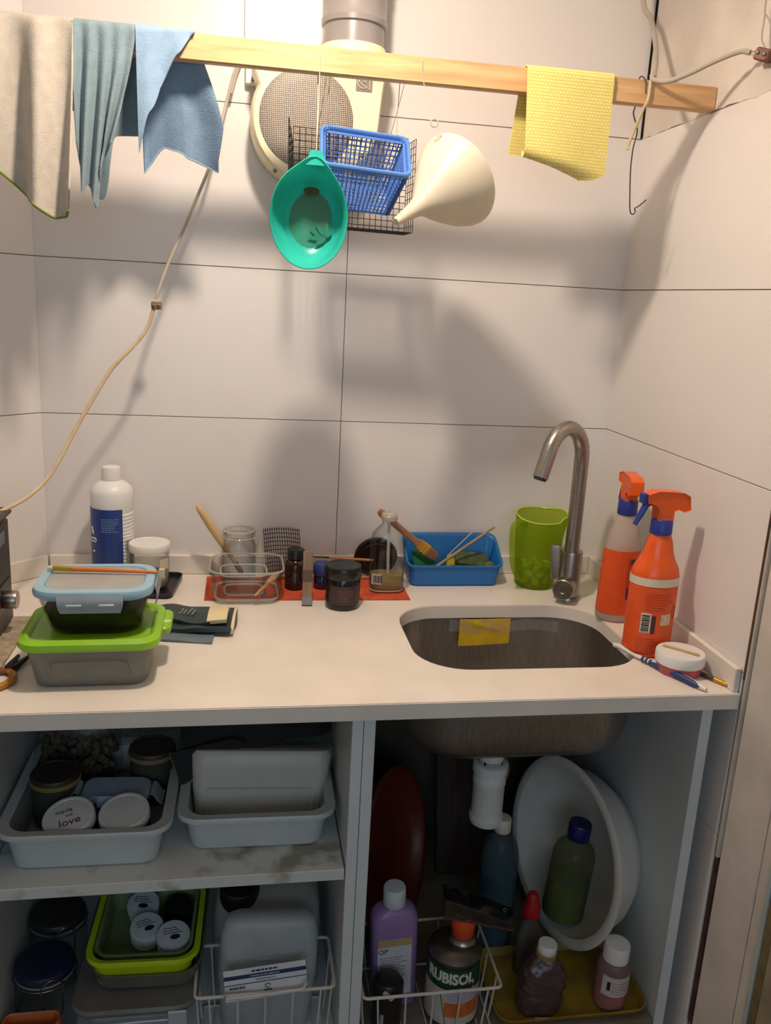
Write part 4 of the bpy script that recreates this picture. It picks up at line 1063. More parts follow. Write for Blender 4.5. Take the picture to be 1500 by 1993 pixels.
lm = MB().lathe([(.003, -.0075), (.0075, -.005), (.0095, 0), (.008, .005), (.003, .0075)], 12, sx=1.15, sy=.85)
lmm = lm.mesh('lump'); lmm.materials.append(m_lump)
k = 0
for layer, (nn, rad) in enumerate(((7, .028), (1, 0.0), (7, .029), (2, .008), (6, .028), (3, .012))):
    for q in range(nn):
        a = 2 * math.pi * q / max(1, nn) + layer * .6
        o = bpy.data.objects.new('soap_lump', lmm); COL.objects.link(o)
        o.location = (0.4285 + rad * math.cos(a), -0.085 + rad * math.sin(a), CT + .0155 + (layer // 2) * .0150)
        o.rotation_euler = (rnd.random() * .6, rnd.random() * .6, rnd.random() * 6)
        tag(o, 'pale lump heaped in the bottom of the lime jug', 'lump', 'pale lumps in the lime jug')

# ---- tap
tp = T('tap', 'brushed steel swan-neck mixer tap behind the sink', 'tap', (0.472, -0.172, CT))
P('base_ring', MB().lathe([(.0275, 0), (.0275, .006), (.0255, .009), (.0, .009)], 36), m_steel, tp)
P('body', MB().lathe([(.0235, .009), (.0235, .100), (.0225, .104), (.0, .104)], 36), m_steel, tp)
d2 = Vector((-.111, -.068, 0)).normalized()
Rr = .056
pts = [(0, 0, .104), (0, 0, .16), (0, 0, .22), (0, 0, .285)]
for k in range(1, 16):
    a = math.pi * k / 16 * 0.95
    c = d2 * (Rr - Rr * math.cos(a))
    pts.append((c.x, c.y, .296 + Rr * 1.20 * math.sin(a)))
last = Vector(pts[-1]); prev = Vector(pts[-2])
dd = (last - prev).normalized()
pts += [tuple(last + dd * .018), tuple(last + dd * .036), tuple(last + dd * .052)]
P('swan_neck', MB().tube(pts, .0150, 24), m_steel, tp, smooth=60)
e0 = Vector(pts[-1])
P('aerator', MB().tube([e0 - dd * .001, e0 + dd * .004], .0125, 20), m_dkwire, tp)
hd = Vector((-.55, -.83, 0)).normalized()
b = MB().lathe([(.0205, .018), (.0205, .040), (.0215, .041), (.0215, .052), (.020, .0535), (.008, .0525), (.007, .0515), (0, .0515)], 36)
hm = Matrix.Translation((0, 0, .033)) @ Vector((0, 0, 1)).rotation_difference(hd).to_matrix().to_4x4()
hb = P('handle_barrel', b.xf(hm), m_steel, tp)
hl = Vector((0, 0, .033)) + hd * .043
b = MB().rsec([(.014, .006, .0028, .018), (.019, .006, .0028, .040), (.021, .0055, .0026, .080), (.020, .005, .0024, .086), (.014, .0045, .002, .090)], n=4)
b.xf(Matrix.Translation((hl.x - .016, hl.y + .010, .033)) @ Matrix.Rotation(math.radians(-20), 4, 'Z') @ Matrix.Rotation(math.radians(-4), 4, 'Y'))
P('lever', b, m_steel, hb)

# ---- spray bottles
m_orange = M('orange_plastic', (232, 92, 26), rough=0.3, vary=0.04)
m_orange2 = M('orange_label', (226, 84, 30), rough=0.4, vary=0.06, scale=30)
m_collar = M('royal_blue_plastic', (34, 52, 140), rough=0.4)
m_frost = M('frosted_bottle', (214, 198, 186), rough=0.35, trans=0.45, vary=0.03)
m_rust = M('rust_print', (184, 58, 22), rough=0.6)

def spray_head(parent, z, rot):
    h = P('spray_head', MB().loft([[(x, y, zz) for x, zz in HP] for y in (-.0115, -.0105)] ) if False else head_mb(), m_orange, parent, loc=(0, 0, z), rot=rot)
    b = MB().tube([(-.024, 0, .030), (-.034, 0, .026), (-.042, 0, .010), (-.052, 0, -.010)], [.0055, .006, .0055, .004], 8, smooth=4)
    P('trigger', b, m_collar, h)
    P('nozzle', MB().box(-.045, -.036, -.0085, .0085, .028, .046, .0015), m_collar, h)
    return h
HP = [(-.036, .030), (-.037, .045), (-.020, .051), (.010, .050), (.030, .048), (.041, .042), (.045, .018), (.034, .014), (.024, .019), (.014, .016), (.014, .0), (-.014, .0), (-.015, .018), (-.022, .028)]
def head_mb():
    ys = ((-.0105, .93), (-.0125, 1.0), (.0125, 1.0), (.0105, .93))
    return MB().loft([[(x * k + (1 - k) * 0, y, (zz - .024) * k + .024) for x, zz in HP] for y, k in ys])

s1 = T('spray_bottle', 'half-clear spray bottle with tall orange label behind the other by the tap', 'spray bottle', (0.528, -0.285, CT), R(0, 0, 0))
e = 0.86
P('body', MB().lathe([(.035, 0), (.0385, .003), (.0395, .012), (.0370, .10), (.0355, .147), (.0300, .175), (.0215, .200), (.0175, .212), (.0170, .218)], 40, sy=e), m_frost, s1)
P('liquid', MB().lathe([(.034, .003), (.0375, .006), (.0382, .014), (.0345, .14)], 36, sy=e), M('orange_liquid', (224, 116, 62), rough=0.3), s1)
lb1 = P('label', band(.0398, -100, 42, .018, .145, .0006, 28, sy=e, r1=.0362), m_orange2, s1)
P('print', lines_mb(-.012, .012, .052, 26, .0042, .0014, 31).map(cyl_wrap(.0392, math.radians(16), .075, e)), m_rust, lb1, smooth=0)
P('icons', plate(.0, .008, .04, .05).add(*[(lambda m: (m.v, m.f))(plate(-.004, .004, -.03, -.008))][0]).map(cyl_wrap(.0396, math.radians(8), .08, e)), M('dark_icon', (60, 48, 70), rough=0.5), lb1, smooth=0)
P('side_label', band(.0396, 44, 80, .030, .142, .0006, 10, sy=e, r1=.0362), M('salmon_label', (214, 132, 96), rough=0.5, vary=0.2, scale=90), s1)
P('collar', MB().lathe([(.0180, .212), (.0190, .214), (.0185, .240), (.0170, .242), (0, .242)], 32), m_collar, s1)
spray_head(s1, .241, R(0, 0, -98))

s2 = T('spray_bottle', 'orange spray bottle with a white band and orange head, in front by the side wall', 'spray bottle', (0.5130, -0.4500, CT), R(0, 0, 0))
e = 0.80
P('body', MB().lathe([(.037, 0), (.0415, .004), (.0425, .012), (.0428, .125), (.0425, .148), (.0400, .160), (.0330, .172), (.0265, .190), (.0240, .205), (.0205, .215), (.0175, .221), (.0170, .226)], 44, sy=e), m_orange, s2)
lb2 = P('label', band(.0428, -95, 95, .012, .128, .0006, 40, sy=e), m_orange2, s2)
P('white_band', band(.0430, -178, 178, .132, .146, .0006, 48, sy=e), M('cream_band', (220, 208, 186), rough=0.5), s2)
wrapA = cyl_wrap(.0436, math.radians(0), 0.0, e)
P('fine_print', lines_mb(-.028, .026, .118, 7, .0048, .0016, 41).add(*[(m.v, m.f) for m in [lines_mb(-.036, .006, .036, 8, .0042, .0014, 42)]][0]).map(wrapA), m_rust, lb2, smooth=0)
b = plate(-.032, -.014, .048, .084)
P('barcode_panel', b.map(wrapA), M('label_white', (216, 206, 192), rough=0.5), lb2, smooth=0)
b = MB(); z = .050
for k in range(11):
    w = .0008 + .0008 * ((k * 5) % 3)
    b.add(*[(m.v, m.f) for m in [plate(-.030, -.0165, z, min(.082, z + w), .0003, .0005, 3)]][0]); z += w + .0013
P('barcode', b.map(wrapA), m_black, lb2, smooth=0)
P('dark_panel', plate(-.013, -.0055, .047, .080).map(wrapA), M('dark_label_box', (66, 40, 32), rough=0.6), lb2, smooth=0)
P('picture_panel', plate(.003, .024, .062, .082).map(wrapA), M('picture_label', (206, 188, 150), rough=0.5, vary=0.2, scale=120), lb2, smooth=0)
P('side_ring', MB().tube([(.034 + .006 * math.cos(a), .085 + .011 * math.sin(a), .0002) for a in [2 * math.pi * k / 20 for k in range(21)]], .0008, 5).map(wrapA), m_rust, lb2)
P('collar', MB().lathe([(.0175, .220), (.0190, .221), (.0185, .245), (.0170, .247), (0, .247)], 32), m_collar, s2)
spray_head(s2, .246, R(0, 0, 3))

# ---- tub, pencil, toothbrush, small brush at the right front
tu = T('round_tub', 'round pink tub with a white screw lid at the right front corner', 'tub', (0.5330, -0.5350, CT))
P('tub', MB().lathe([(.034, 0), (.0365, .003), (.0375, .010), (.0375, .020)], 40), M('pink_tub', (186, 84, 92), rough=0.35, trans=0.1), tu)
P('lid', MB().lathe([(.0375, .0165), (.0400, .0175), (.0408, .020), (.0408, .034), (.0395, .0365), (0, .0372)], 44), m_white, tu)
S('wooden_splint', MB().box(-.031, .031, -.0032, .0032, 0, .0022, .0006), M('splint_wood', (196, 162, 108), rough=0.7), 'flat wooden splint lying on the white tub lid', 'splint', (0.5330, -0.5350, CT + .0375), R(0, 0, -47))
tbh = T('toothbrush', 'blue and white toothbrush lying at the front edge beside the sink', 'toothbrush', (0.4640, -0.4500, CT), R(0, 0, -65.5))
m_tbw = M('toothbrush_white', (220, 216, 212), rough=0.3)
m_tbb = M('toothbrush_blue', (36, 58, 110), rough=0.4)
P('neck', MB().tube([(-.012, 0, .008), (.0, 0, .0095), (.012, 0, .0085), (.030, .001, .006), (.055, .001, .0068), (.09, .0, .0070), (.13, 0, .0068), (.170, -.001, .0055), (.183, -.002, .005)], [.0045, .0050, .0038, .0030, .0042, .0052, .0058, .0052, .0030], 10, smooth=4), m_tbw, tbh)
P('grip', MB().tube([(.072, -.0032, .0074), (.095, -.0030, .0078), (.130, -.0030, .0078), (.160, -.0034, .0062), (.172, -.0036, .0055)], [.0030, .0052, .0060, .0052, .0025], 10, smooth=4), m_tbb, tbh)
for k in range(3):
    P('grip_ring', MB().tube([(.052 + .008 * k, -.0004, .0068), (.056 + .008 * k, -.0004, .0068)], .0050, 10), m_tbb, tbh)
P('bristles', MB().box(-.014, .010, -.004, .004, .0, .0045, .001), M('brush_bristle', (150, 150, 138), rough=0.9, vary=0.3, scale=200), tbh, loc=(0, .005, .006), rot=R(-70, 0, 0))
sb = T('artist_brush', 'small dark-handled artist brush with a gold ferrule by the side upstand', 'brush', (0.5560, -0.5450, CT + .0046), R(0, 0, -62))
P('handle', MB().tube([(-.035, 0, 0), (.0, 0, 0), (.040, 0, .0)], [.0026, .0036, .0042], 10), M('dark_handle', (66, 62, 66), rough=0.35), sb)
P('ferrule', MB().tube([(.039, 0, 0), (.064, 0, -.0004)], [.0044, .0036], 10), M('gold_ferrule2', (206, 154, 60), rough=0.3, metal=0.7), sb)
P('bristles', MB().tube([(.063, 0, -.0004), (.074, .0, -.001), (.080, .0, -.0020)], [.0040, .0038, .0015], 10), M('tan_bristle', (176, 126, 66), rough=0.9), sb)

# ---- left edge: appliance, board, pliers
S('stone_offcut', MB().rsec([(.225, .215, .004, 0), (.228, .218, .005, .001), (.228, .218, .005, .005), (.225, .215, .004, .006)], n=2), M('speckled_stone', (170, 152, 128), rough=0.6, vary=0.25, scale=70), 'thin speckled stone offcut under the dark appliance', 'board', (-0.684, -0.372, CT), R(0, 0, 0))
ap = T('dark_appliance', 'dark boxy appliance with a chrome knob at the left edge', 'appliance', (-0.690, -0.360, CT + .0062))
m_ap = M('charcoal_plastic', (58, 52, 50), rough=0.45, vary=0.1)
P('housing', MB().box(-.090, .090, -.090, .085, 0, .190, .006), m_ap, ap)
P('top_cover', MB().box(-.092, .0955, -.093, .088, .1905, .204, .005), M('brown_cover', (70, 58, 54), rough=0.45), ap)
P('control_panel', MB().box(.0902, .0925, -.055, .070, .040, .085, .001), m_black, ap)
P('knob', MB().lathe([(0, 0), (.014, 0), (.0155, .002), (.0155, .020), (.0145, .022), (0, .022)], 28).xf(Matrix.Translation((.0926, .018, .060)) @ Matrix.Rotation(math.radians(90), 4, 'Y')), m_steel, ap)
P('badge', MB().box(.0902, .0912, -.02, .05, .150, .172, .0005), M('silver_badge', (140, 140, 148), rough=0.3, metal=0.6), ap)
P('red_light', MB().box(.0926, .0934, -.012, -.004, .055, .063, .0003), M('red_lens', (150, 24, 36), rough=0.3), ap)
pl = T('pliers', 'small pliers with black jaws and amber handles on the worktop at the left', 'pliers', (-0.5540, -0.4900, CT + .0065), R(0, 0, -12))
m_jaw = M('black_jaw', (30, 26, 26), rough=0.5, metal=0.4)
P('jaw', MB().rsec([(.009, .009, .003, 0), (.010, .009, .003, .012), (.005, .006, .002, .052)], n=3, cx=.003).xf(Matrix.Rotation(math.radians(-90), 4, 'X') @ Matrix.Rotation(math.radians(4), 4, 'Y')), m_jaw, pl)
P('jaw', MB().rsec([(.009, .009, .003, 0), (.010, .009, .003, .012), (.005, .006, .002, .050)], n=3, cx=-.005).xf(Matrix.Rotation(math.radians(-90), 4, 'X') @ Matrix.Rotation(math.radians(-6), 4, 'Y')), m_jaw, pl)
P('pivot', MB().lathe([(.008, -.006), (.0085, 0), (.008, .006), (0, .006)], 18), m_jaw, pl)
m_amber = M('amber_handle', (172, 116, 34), rough=0.35, vary=0.2)
P('handle', MB().tube([(.0, -.005, 0), (.014, -.018, 0), (.020, -.036, 0), (.014, -.056, -.001), (.006, -.066, -.001)], [.005, .0055, .006, .0055, .004], 10, smooth=4), m_amber, pl)
P('handle', MB().tube([(.0, -.005, 0), (-.016, -.010, 0), (-.034, -.022, 0), (-.050, -.040, -.001)], [.005, .0055, .006, .0045], 10, smooth=4), M('brown_handle', (120, 66, 34), rough=0.4), pl)

# ================================================================== cupboard, left, on the shelf
SZ = 0.5975
m_trayw = M('pale_tray_plastic', (190, 196, 196), rough=0.4, vary=0.03)
def tub_tray(w, d, h, lip=.016, t=.0025):
    return MB().rsec([(w * .80, d * .86, .022, 0), (w * .83, d * .89, .026, .003), (w * .90, d * .94, .030, h - .004), (w * .995, d * .995, .038, h - .006), (w, d, .040, h), (w * .985, d * .985, .036, h + .003),
                      (w - lip * 2.2, d - lip * 2.2, .030, h + .001), (w * .90 - 2 * t, d * .94 - 2 * t, .028, h - .008), (w * .83 - 2 * t, d * .89 - 2 * t, .024, .006), (w * .80 - 2 * t, d * .86 - 2 * t, .02, .005)], n=6)
S('storage_tray', tub_tray(.268, .300, .066), m_trayw, 'white plastic tray full of jars on the left of the shelf', 'tray', (-0.4400, -0.424, SZ), R(0, 0, -1))
S('storage_tray', tub_tray(.262, .270, .062), m_trayw, 'white plastic tray holding an upright box on the right of the shelf', 'tray', (-0.1720, -0.412, SZ), R(0, 0, -1))
JZ = SZ + .0062
def lidded_jar(label, loc, rot, r, h, lidmat, lidh=.014, glassmat=None, rimmat=None):
    j = T('lidded_jar', label, 'jar', loc, rot)
    P('glass', MB().lathe([(r * .78, 0), (r * .92, .003), (r * .95, .010), (r * .95, h - .016), (r * .86, h - .004), (r * .86, h)], 32), glassmat or M('dim_glass', (86, 84, 78), rough=0.15, trans=0.4), j)
    P('lid', MB().lathe([(r * .93, h - .004), (r * .99, h - .003), (r, h), (r, h + lidh - .003), (r * .96, h + lidh), (r * .86, h + lidh), (r * .84, h + lidh - .0012), (0, h + lidh - .0008)], 40), lidmat, j)
    if rimmat:
        P('lid_rim', MB().lathe([(r * 1.01, h - .002), (r * 1.03, h), (r * 1.03, h + .005), (r * 1.005, h + .006)], 40, cap0=False, cap1=False), rimmat, j)
    return j
m_lid_w = M('white_tin', (214, 214, 212), rough=0.35, vary=0.04)
m_lid_d = M('dark_brown_lid', (52, 42, 36), rough=0.5, vary=0.1)
j1 = lidded_jar('jar whose white lid has red lettering, in the left tray', (-0.4640, -0.507, JZ + .003), R(14, -7, 0), .0405, .050, m_lid_w)
dk = M('maroon_print', (124, 22, 52), rough=0.5); dk2 = M('grey_lid_print', (86, 84, 92), rough=0.5)
P('lettering', text_mb('love', .020).xf(Matrix.Translation((.004, -.013, .0634)) @ Matrix.Rotation(math.radians(14), 4, 'Z')), dk, j1, smooth=0)
P('lettering', text_mb('made', .012).xf(Matrix.Translation((-.008, .010, .0634)) @ Matrix.Rotation(math.radians(14), 4, 'Z')), dk2, j1, smooth=0)
P('lettering', text_mb('with', .007).xf(Matrix.Translation((.002, .001, .0634)) @ Matrix.Rotation(math.radians(14), 4, 'Z')), dk2, j1, smooth=0)
lidded_jar('jar with a plain white lid, in the left tray', (-0.3810, -0.505, JZ + .002), R(12, -5, 0), .0400, .052, m_lid_w)
lidded_jar('dark-lidded jar at the left side of the left tray', (-0.5080, -0.432, JZ), R(0, 0, 0), .0400, .076, m_lid_d, rimmat=M('olive_rim', (140, 124, 60), rough=0.5))
lidded_jar('dark-lidded jar with a tan rim at the back right of the left tray', (-0.3560, -0.375, JZ), R(0, 0, 0), .0400, .086, M('brown_lid', (64, 52, 44), rough=0.5), rimmat=M('tan_rim', (132, 114, 86), rough=0.5))
sn = T('clip_lid_box', 'small clear box with pale blue clip lid behind the white-lidded jars', 'food box', (-0.4080, -0.440, JZ), R(4, 0, -3))
P('body', MB().rsec([(.085, .040, .012, 0), (.092, .046, .014, .003), (.100, .052, .016, .052), (.097, .049, .015, .052), (.089, .043, .013, .006)], n=5), G2, sn)
lid = P('lid', MB().rsec([(.102, .054, .016, .0525), (.112, .060, .018, .054), (.112, .060, .018, .060), (.104, .052, .016, .064)], n=5), M('pale_blue_lid', (150, 168, 190), rough=0.35), sn)
P('clip', MB().box(-.026, .026, -.036, -.031, .048, .070, .002), M('clip_blue', (168, 182, 200), rough=0.35), lid)
P('clip', MB().sheet(lambda u, v: (.058 + .020 * u, -.018 + .036 * v, .060 - .016 * u + .004 * math.sin(6 * u)), 6, 4, .002), m_clip, lid)
P('clip', MB().sheet(lambda u, v: (-.058 - .020 * u, -.018 + .036 * v, .060 + .004 * u + .004 * math.sin(6 * u)), 6, 4, .002), m_clip, lid)

nb = T('bag_of_nuts', 'see-through plastic bag of mixed nuts at the back of the left tray', 'bag of nuts', (-0.4900, -0.335, JZ), R(-8, 0, 0))
def bagfn(u, v):
    a = 2 * math.pi * u
    w = .078 * (1 - .10 * v); d = .030 * (1 - .55 * max(0, v - .55) / .45)
    return (w * math.copysign(abs(math.cos(a)) ** .6, math.cos(a)) + .003 * mnoise.noise(Vector((u * 9, v * 5, 2))), d * math.copysign(abs(math.sin(a)) ** .8, math.sin(a)) + .004 * mnoise.noise(Vector((u * 9, v * 5, 0))), .190 * v)
b = MB(); loops = [[bagfn(i / 40, j / 14) for i in range(40)] for j in range(15)]
P('plastic', b.loft(loops), GLASS('bag_film', (206, 206, 198), edge=0.7, gloss=0.18), nb, smooth=70)
rnd = random.Random(11); b = MB()
nutp = [(.003, -.0060), (.0070, -.003), (.0085, .001), (.006, .005), (.002, .0068)]
for k in range(260):
    z = .010 + .115 * rnd.random(); x = (rnd.random() * 2 - 1) * .062; y = -.022 + .040 * rnd.random()
    s = .7 + .5 * rnd.random()
    q = MB().lathe([(r * s, zz * s) for r, zz in nutp], 7)
    q.xf(Matrix.Translation((x, y, z)) @ Matrix.Rotation(rnd.random() * 3, 4, 'X') @ Matrix.Rotation(rnd.random() * 3, 4, 'Y'))
    b.add(q.v, q.f)
P('nuts', b, M('mixed_nuts', (104, 94, 76), rough=0.8, col2=(62, 54, 44), scale=60), nb, kind='stuff')

wb = T('upturned_box', 'pale translucent plastic box standing on its side in the right tray', 'plastic box', (-0.1690, -0.440, SZ + .0065), R(-16, 2.0, -1))
P('shell', MB().rsec([(.205, .040, .014, .0), (.222, .052, .018, .004), (.240, .060, .022, .080), (.246, .064, .026, .104), (.236, .056, .022, .112), (.212, .044, .016, .114)], n=6), M('milky_plastic', (206, 202, 190), rough=0.4, vary=0.03, trans=0.06), wb)
P('moulded_panel', MB().tube([(-.088, -.0300, .006), (-.092, -.0315, .044), (-.086, -.0318, .048), (.086, -.0318, .048), (.092, -.0315, .044), (.088, -.0300, .006)], .0012, 6), M('milky_rib', (222, 216, 202), rough=0.4), wb)
P('back_shell', MB().rsec([(.20, .02, .008, .004), (.244, .026, .010, .05), (.252, .028, .012, .10), (.236, .022, .010, .108)], n=5, cy=.048, cx=.006), M('milky_plastic2', (190, 188, 178), rough=0.4, trans=0.15), wb)
g2 = T('lidded_food_box', 'box with a green lid lying under the black bag in the right tray', 'food box', (-0.1420, -0.352, SZ + .006), R(0, 0, -2))
P('body', MB().rsec([(.15, .07, .014, 0), (.160, .078, .016, .004), (.176, .088, .02, .078), (.172, .084, .018, .078), (.156, .074, .015, .007)], n=5), m_smoke, g2)
P('lid', MB().rsec([(.180, .092, .02, .0785), (.188, .098, .022, .080), (.188, .098, .022, .090), (.180, .090, .02, .094), (.170, .080, .018, .092)], n=5), M('deep_green_lid', (78, 132, 34), rough=0.4), g2)
bb = T('black_bag', 'crumpled black bag with a tan edge lying over the boxes in the right tray', 'bag', (-0.170, -0.335, SZ + .106), R(0, 0, 0))
def bagtop(u, v):
    x = -.135 + .262 * u; y = -.085 + .16 * v
    z = .045 + .030 * math.sin(math.pi * u) * math.sin(math.pi * v) + .010 * mnoise.noise(Vector((u * 5, v * 5, 3))) - .045 * (1 - min(1, v * 4)) * (0.6 + .4 * math.sin(3 * u + 1)) + .012 * u
    return (x, y, z)
b = MB().sheet(bagtop, 30, 20, .006)
P('bag_top', b, M('black_fabric', (20, 22, 26), rough=0.8, vary=0.2, bump=0.4, bscale=200), bb, smooth=70)
def bagflap(u, v):
    return (-.152 + .11 * u + .02 * v, -.088 - .014 * v * (1 - u) - .004 * u, .012 + .026 * u - (.046 * (1 - u) + .010) * v + .006 * mnoise.noise(Vector((u * 5, v * 3, 8))))
P('bag_flap', MB().sheet(bagflap, 14, 8, .004), M('black_fabric', (20, 22, 26)), bb, smooth=70)
P('tan_edge', MB().tube([Vector(bagflap(0.0, 0.0)), Vector(bagflap(.0, .5)), Vector(bagflap(0.05, 1.0)), Vector(bagflap(.4, 1.0)) + Vector((0, -.002, 0))], .0016, 6, smooth=4), M('tan_edge', (150, 124, 80), rough=0.7), bb)
P('clear_sheet', MB().sheet(lambda u, v: (.02 + .118 * u, -.100 + .10 * v, -.006 + .006 * u + .003 * math.sin(9 * u) + .012 * v), 12, 6, .001), m_tape, bb)

# ================================================================== cupboard, left, on the bottom
FZ = CZ + 0.0005
m_navy = M('navy_lid', (30, 34, 62), rough=0.3, vary=0.1)
def clip_jar(label, loc, rot, dim):
    j = T('clip_top_jar', label, 'jar', loc, rot)
    P('glass', MB().lathe([(.040, 0), (.048, .004), (.050, .014), (.050, .100), (.046, .112), (.046, .118)], 40), GLASS('jar_glass', (176, 188, 184), edge=0.5), j)
    P('gasket', MB().lathe([(.0475, .1185), (.0495, .119), (.0495, .1215), (.0475, .122)], 40), M('grey_gasket', (150, 150, 146), rough=0.5), j)
    P('lid', MB().lathe([(.0480, .1225), (.0500, .1235), (.0500, .130), (.047, .136), (.040, .139), (0, .140)], 44), dim, j)
    b = MB().tube([(-.018, -.049, .118), (-.016, -.054, .102), (-.013, -.058, .068), (.013, -.058, .068), (.016, -.054, .102), (.018, -.049, .118)], .0016, 6)
    b.tube([(.0508 * math.sin(a), -.0508 * math.cos(a), .1150) for a in [2 * math.pi * k / 28 for k in range(29)]], .0014, 6)
    b.tube([(-.018, -.047, .120), (0, -.0505, .134), (.018, -.047, .120)], .0014, 6, smooth=4)
    P('wire_clasp', b, m_wire, j)
    return j
clip_jar('swing-top glass jar with a navy lid at the front left of the lower cupboard', (-0.526, -0.492, FZ), R(0, 0, 24), m_navy)
clip_jar('dark swing-top jar half hidden behind the navy-lidded one', (-0.529, -0.371, FZ), R(0, 0, 24), M('dim_lid', (44, 42, 40), rough=0.4))
S('orange_tub', MB().rsec([(.080, .028, .010, 0), (.086, .034, .012, .004), (.092, .038, .014, .088), (.086, .032, .012, .093), (.082, .029, .011, .091), (.078, .026, .010, .008)], n=5), M('orange_tub', (196, 104, 52), rough=0.4, vary=0.06), 'narrow orange plastic tub at the bottom left corner', 'tub', (-0.532, -0.5735, FZ))

bx = T('storage_box', 'clear storage box with a grey lid under the trays in the lower cupboard', 'storage box', (-0.366, -0.452, FZ), R(0, 0, -1))
P('body', MB().rsec([(.13, .25, .02, 0), (.138, .258, .022, .004), (.158, .278, .026, .108), (.154, .274, .025, .108), (.134, .254, .02, .007)], n=5), M('bluish_clear', (176, 188, 200), rough=0.3, trans=0.35), bx)
P('lid', MB().rsec([(.164, .282, .028, .1085), (.198, .296, .034, .109), (.204, .300, .036, .116), (.198, .294, .034, .122), (.188, .284, .030, .121)], n=5), M('grey_clear_lid', (112, 112, 108), rough=0.35, trans=0.12), bx)
P('lid_latch', MB().box(.055, .085, -.1555, -.1505, .090, .118, .002), M('latch_clear', (186, 196, 204), rough=0.35, trans=0.2), bx)
P('lid_rib', MB().tube([(-.070, -.147, .092), (0, -.149, .097), (.055, -.149, .098)], .0012, 6), M('rib_white', (206, 212, 214), rough=0.4), bx)
gd3 = S('shallow_dish', MB().rsec([(.15, .22, .03, 0), (.166, .240, .034, .004), (.180, .256, .040, .030), (.184, .260, .042, .034), (.176, .252, .038, .034), (.160, .234, .032, .007), (.146, .216, .028, .006)], n=6), M('grey_brown_dish', (118, 112, 102), rough=0.2, trans=0.15), 'shallow grey translucent dish under the lime tray', 'dish', (-0.3500, -0.440, FZ + .1225), R(0, 0, -2))
GT = FZ + .1225 + .0068
m_limeb = M('bright_lime_plastic', (176, 206, 22), rough=0.35, vary=0.04)
S('lime_tray', tub_tray(.186, .205, .052, lip=.009), m_limeb, 'lime green tray nested in the grey dish with small pots inside', 'tray', (-0.3560, -0.468, GT), R(0, 0, -2))
S('inner_tray', MB().rsec([(.136, .150, .018, 0), (.142, .156, .02, .003), (.152, .166, .024, .043), (.160, .174, .026, .046), (.160, .174, .026, .0475), (.149, .163, .022, .0455), (.139, .153, .018, .006), (.133, .147, .016, .005)], n=5), M('frosted_inner', (150, 172, 120), rough=0.35, trans=0.4), 'frosted clear tray set inside the lime tray', 'tray', (-0.3560, -0.464, GT + .0065), R(0, 0, -2))
PZ = GT + .0065 + .0065
def pot(label, loc, rz, lidc):
    p = T('cosmetic_pot', label, 'pot', loc, R(13, 0, rz), group='small white pots in the lime tray')
    P('pot', MB().lathe([(.023, 0), (.0265, .002), (.027, .020)], 28), m_white, p)
    P('lid', MB().lathe([(.0272, .0195), (.0285, .021), (.0285, .030), (.027, .032), (0, .0322)], 32), lidc, p)
    P('oval_mark', MB().lathe([(0, .0323), (.0085, .0323), (.0085, .0327), (0, .0327)], 20, sx=1.0, sy=.55, cx=.002, cy=-.006), M('oval_black', (34, 34, 38), rough=0.5), p)
    P('print', lines_mb(-.016, .016, .008, 3, .0050, .0014, 77).xf(Matrix.Translation((0, .003, .0324))), dk2, p, smooth=0)
    return p
m_potlid = M('printed_pot_lid', (190, 200, 208), rough=0.25, vary=0.1, scale=60)
pot('front right white pot with an oval mark, in the lime tray', (-0.3130, -0.4990, PZ + .007), 10, m_potlid)
pot('middle white pot with an oval mark, in the lime tray', (-0.3610, -0.4750, PZ + .007), 24, m_potlid)
pot('rear white pot with a dark top, in the lime tray', (-0.3700, -0.4160, PZ + .007), -10, m_potlid)
S('dark_pot', MB().lathe([(.021, 0), (.024, .003), (.025, .030), (.024, .034), (0, .034)], 28), m_black, 'black pot at the back right of the lime tray', 'pot', (-0.3100, -0.4250, PZ))

# jerrycan, box, card, wire basket
m_jerry = M('milky_jerrycan', (226, 226, 220), tl=0.4, rough=0.4, vary=0.03, trans=0.12)
jc = T('jerrycan', 'milky plastic jerrycan with a large black cap in the lower cupboard', 'jerrycan', (-0.1480, -0.360, FZ), R(0, 0, -2))
P('body', MB().rsec([(.180, .200, .03, 0), (.192, .214, .036, .006), (.194, .216, .038, .11), (.192, .212, .040, .158), (.180, .196, .040, .180), (.150, .160, .036, .192), (.120, .130, .03, .196)], n=7), m_jerry, jc, smooth=55)
P('handle', MB().rsec([(.030, .10, .012, .191), (.032, .104, .013, .204), (.030, .100, .012, .220), (.020, .090, .009, .226)], n=4, cx=.030, cy=.010), m_jerry, jc)
P('cap', MB().lathe([(.0330, .165), (.0360, .170), (.0360, .202), (.034, .206), (0, .207)], 32, cx=-.050, cy=-.066), m_black, jc)
fb2 = T('translucent_box', 'rounded translucent box leaning in front of the jerrycan', 'plastic box', (-0.1550, -0.5320, FZ + .006), R(-4, 2, -1))
P('shell', MB().rsec([(.130, .028, .012, 0), (.150, .042, .018, .006), (.170, .048, .022, .10), (.166, .046, .022, .180), (.150, .040, .018, .206), (.120, .026, .012, .214)], n=6), M('frosted_box', (214, 220, 224), tl=0.3, rough=0.35, trans=0.25), fb2, smooth=55)
P('embossed_mark', lines_mb(-.040, .030, .006, 2, .012, .006, 50, .0008).xf(Matrix.Translation((.02, -.0245, .135)) @ Matrix.Rotation(math.radians(90), 4, 'X')), M('frosted_mark', (190, 198, 202), rough=0.4), fb2, smooth=0)
P('embossed_mark', MB().tube([(.058 + .007 * math.cos(a), -.0245, .140 + .009 * math.sin(a)) for a in [2 * math.pi * k / 16 for k in range(17)]], .0008, 5), M('frosted_mark', (190, 198, 202)), fb2)
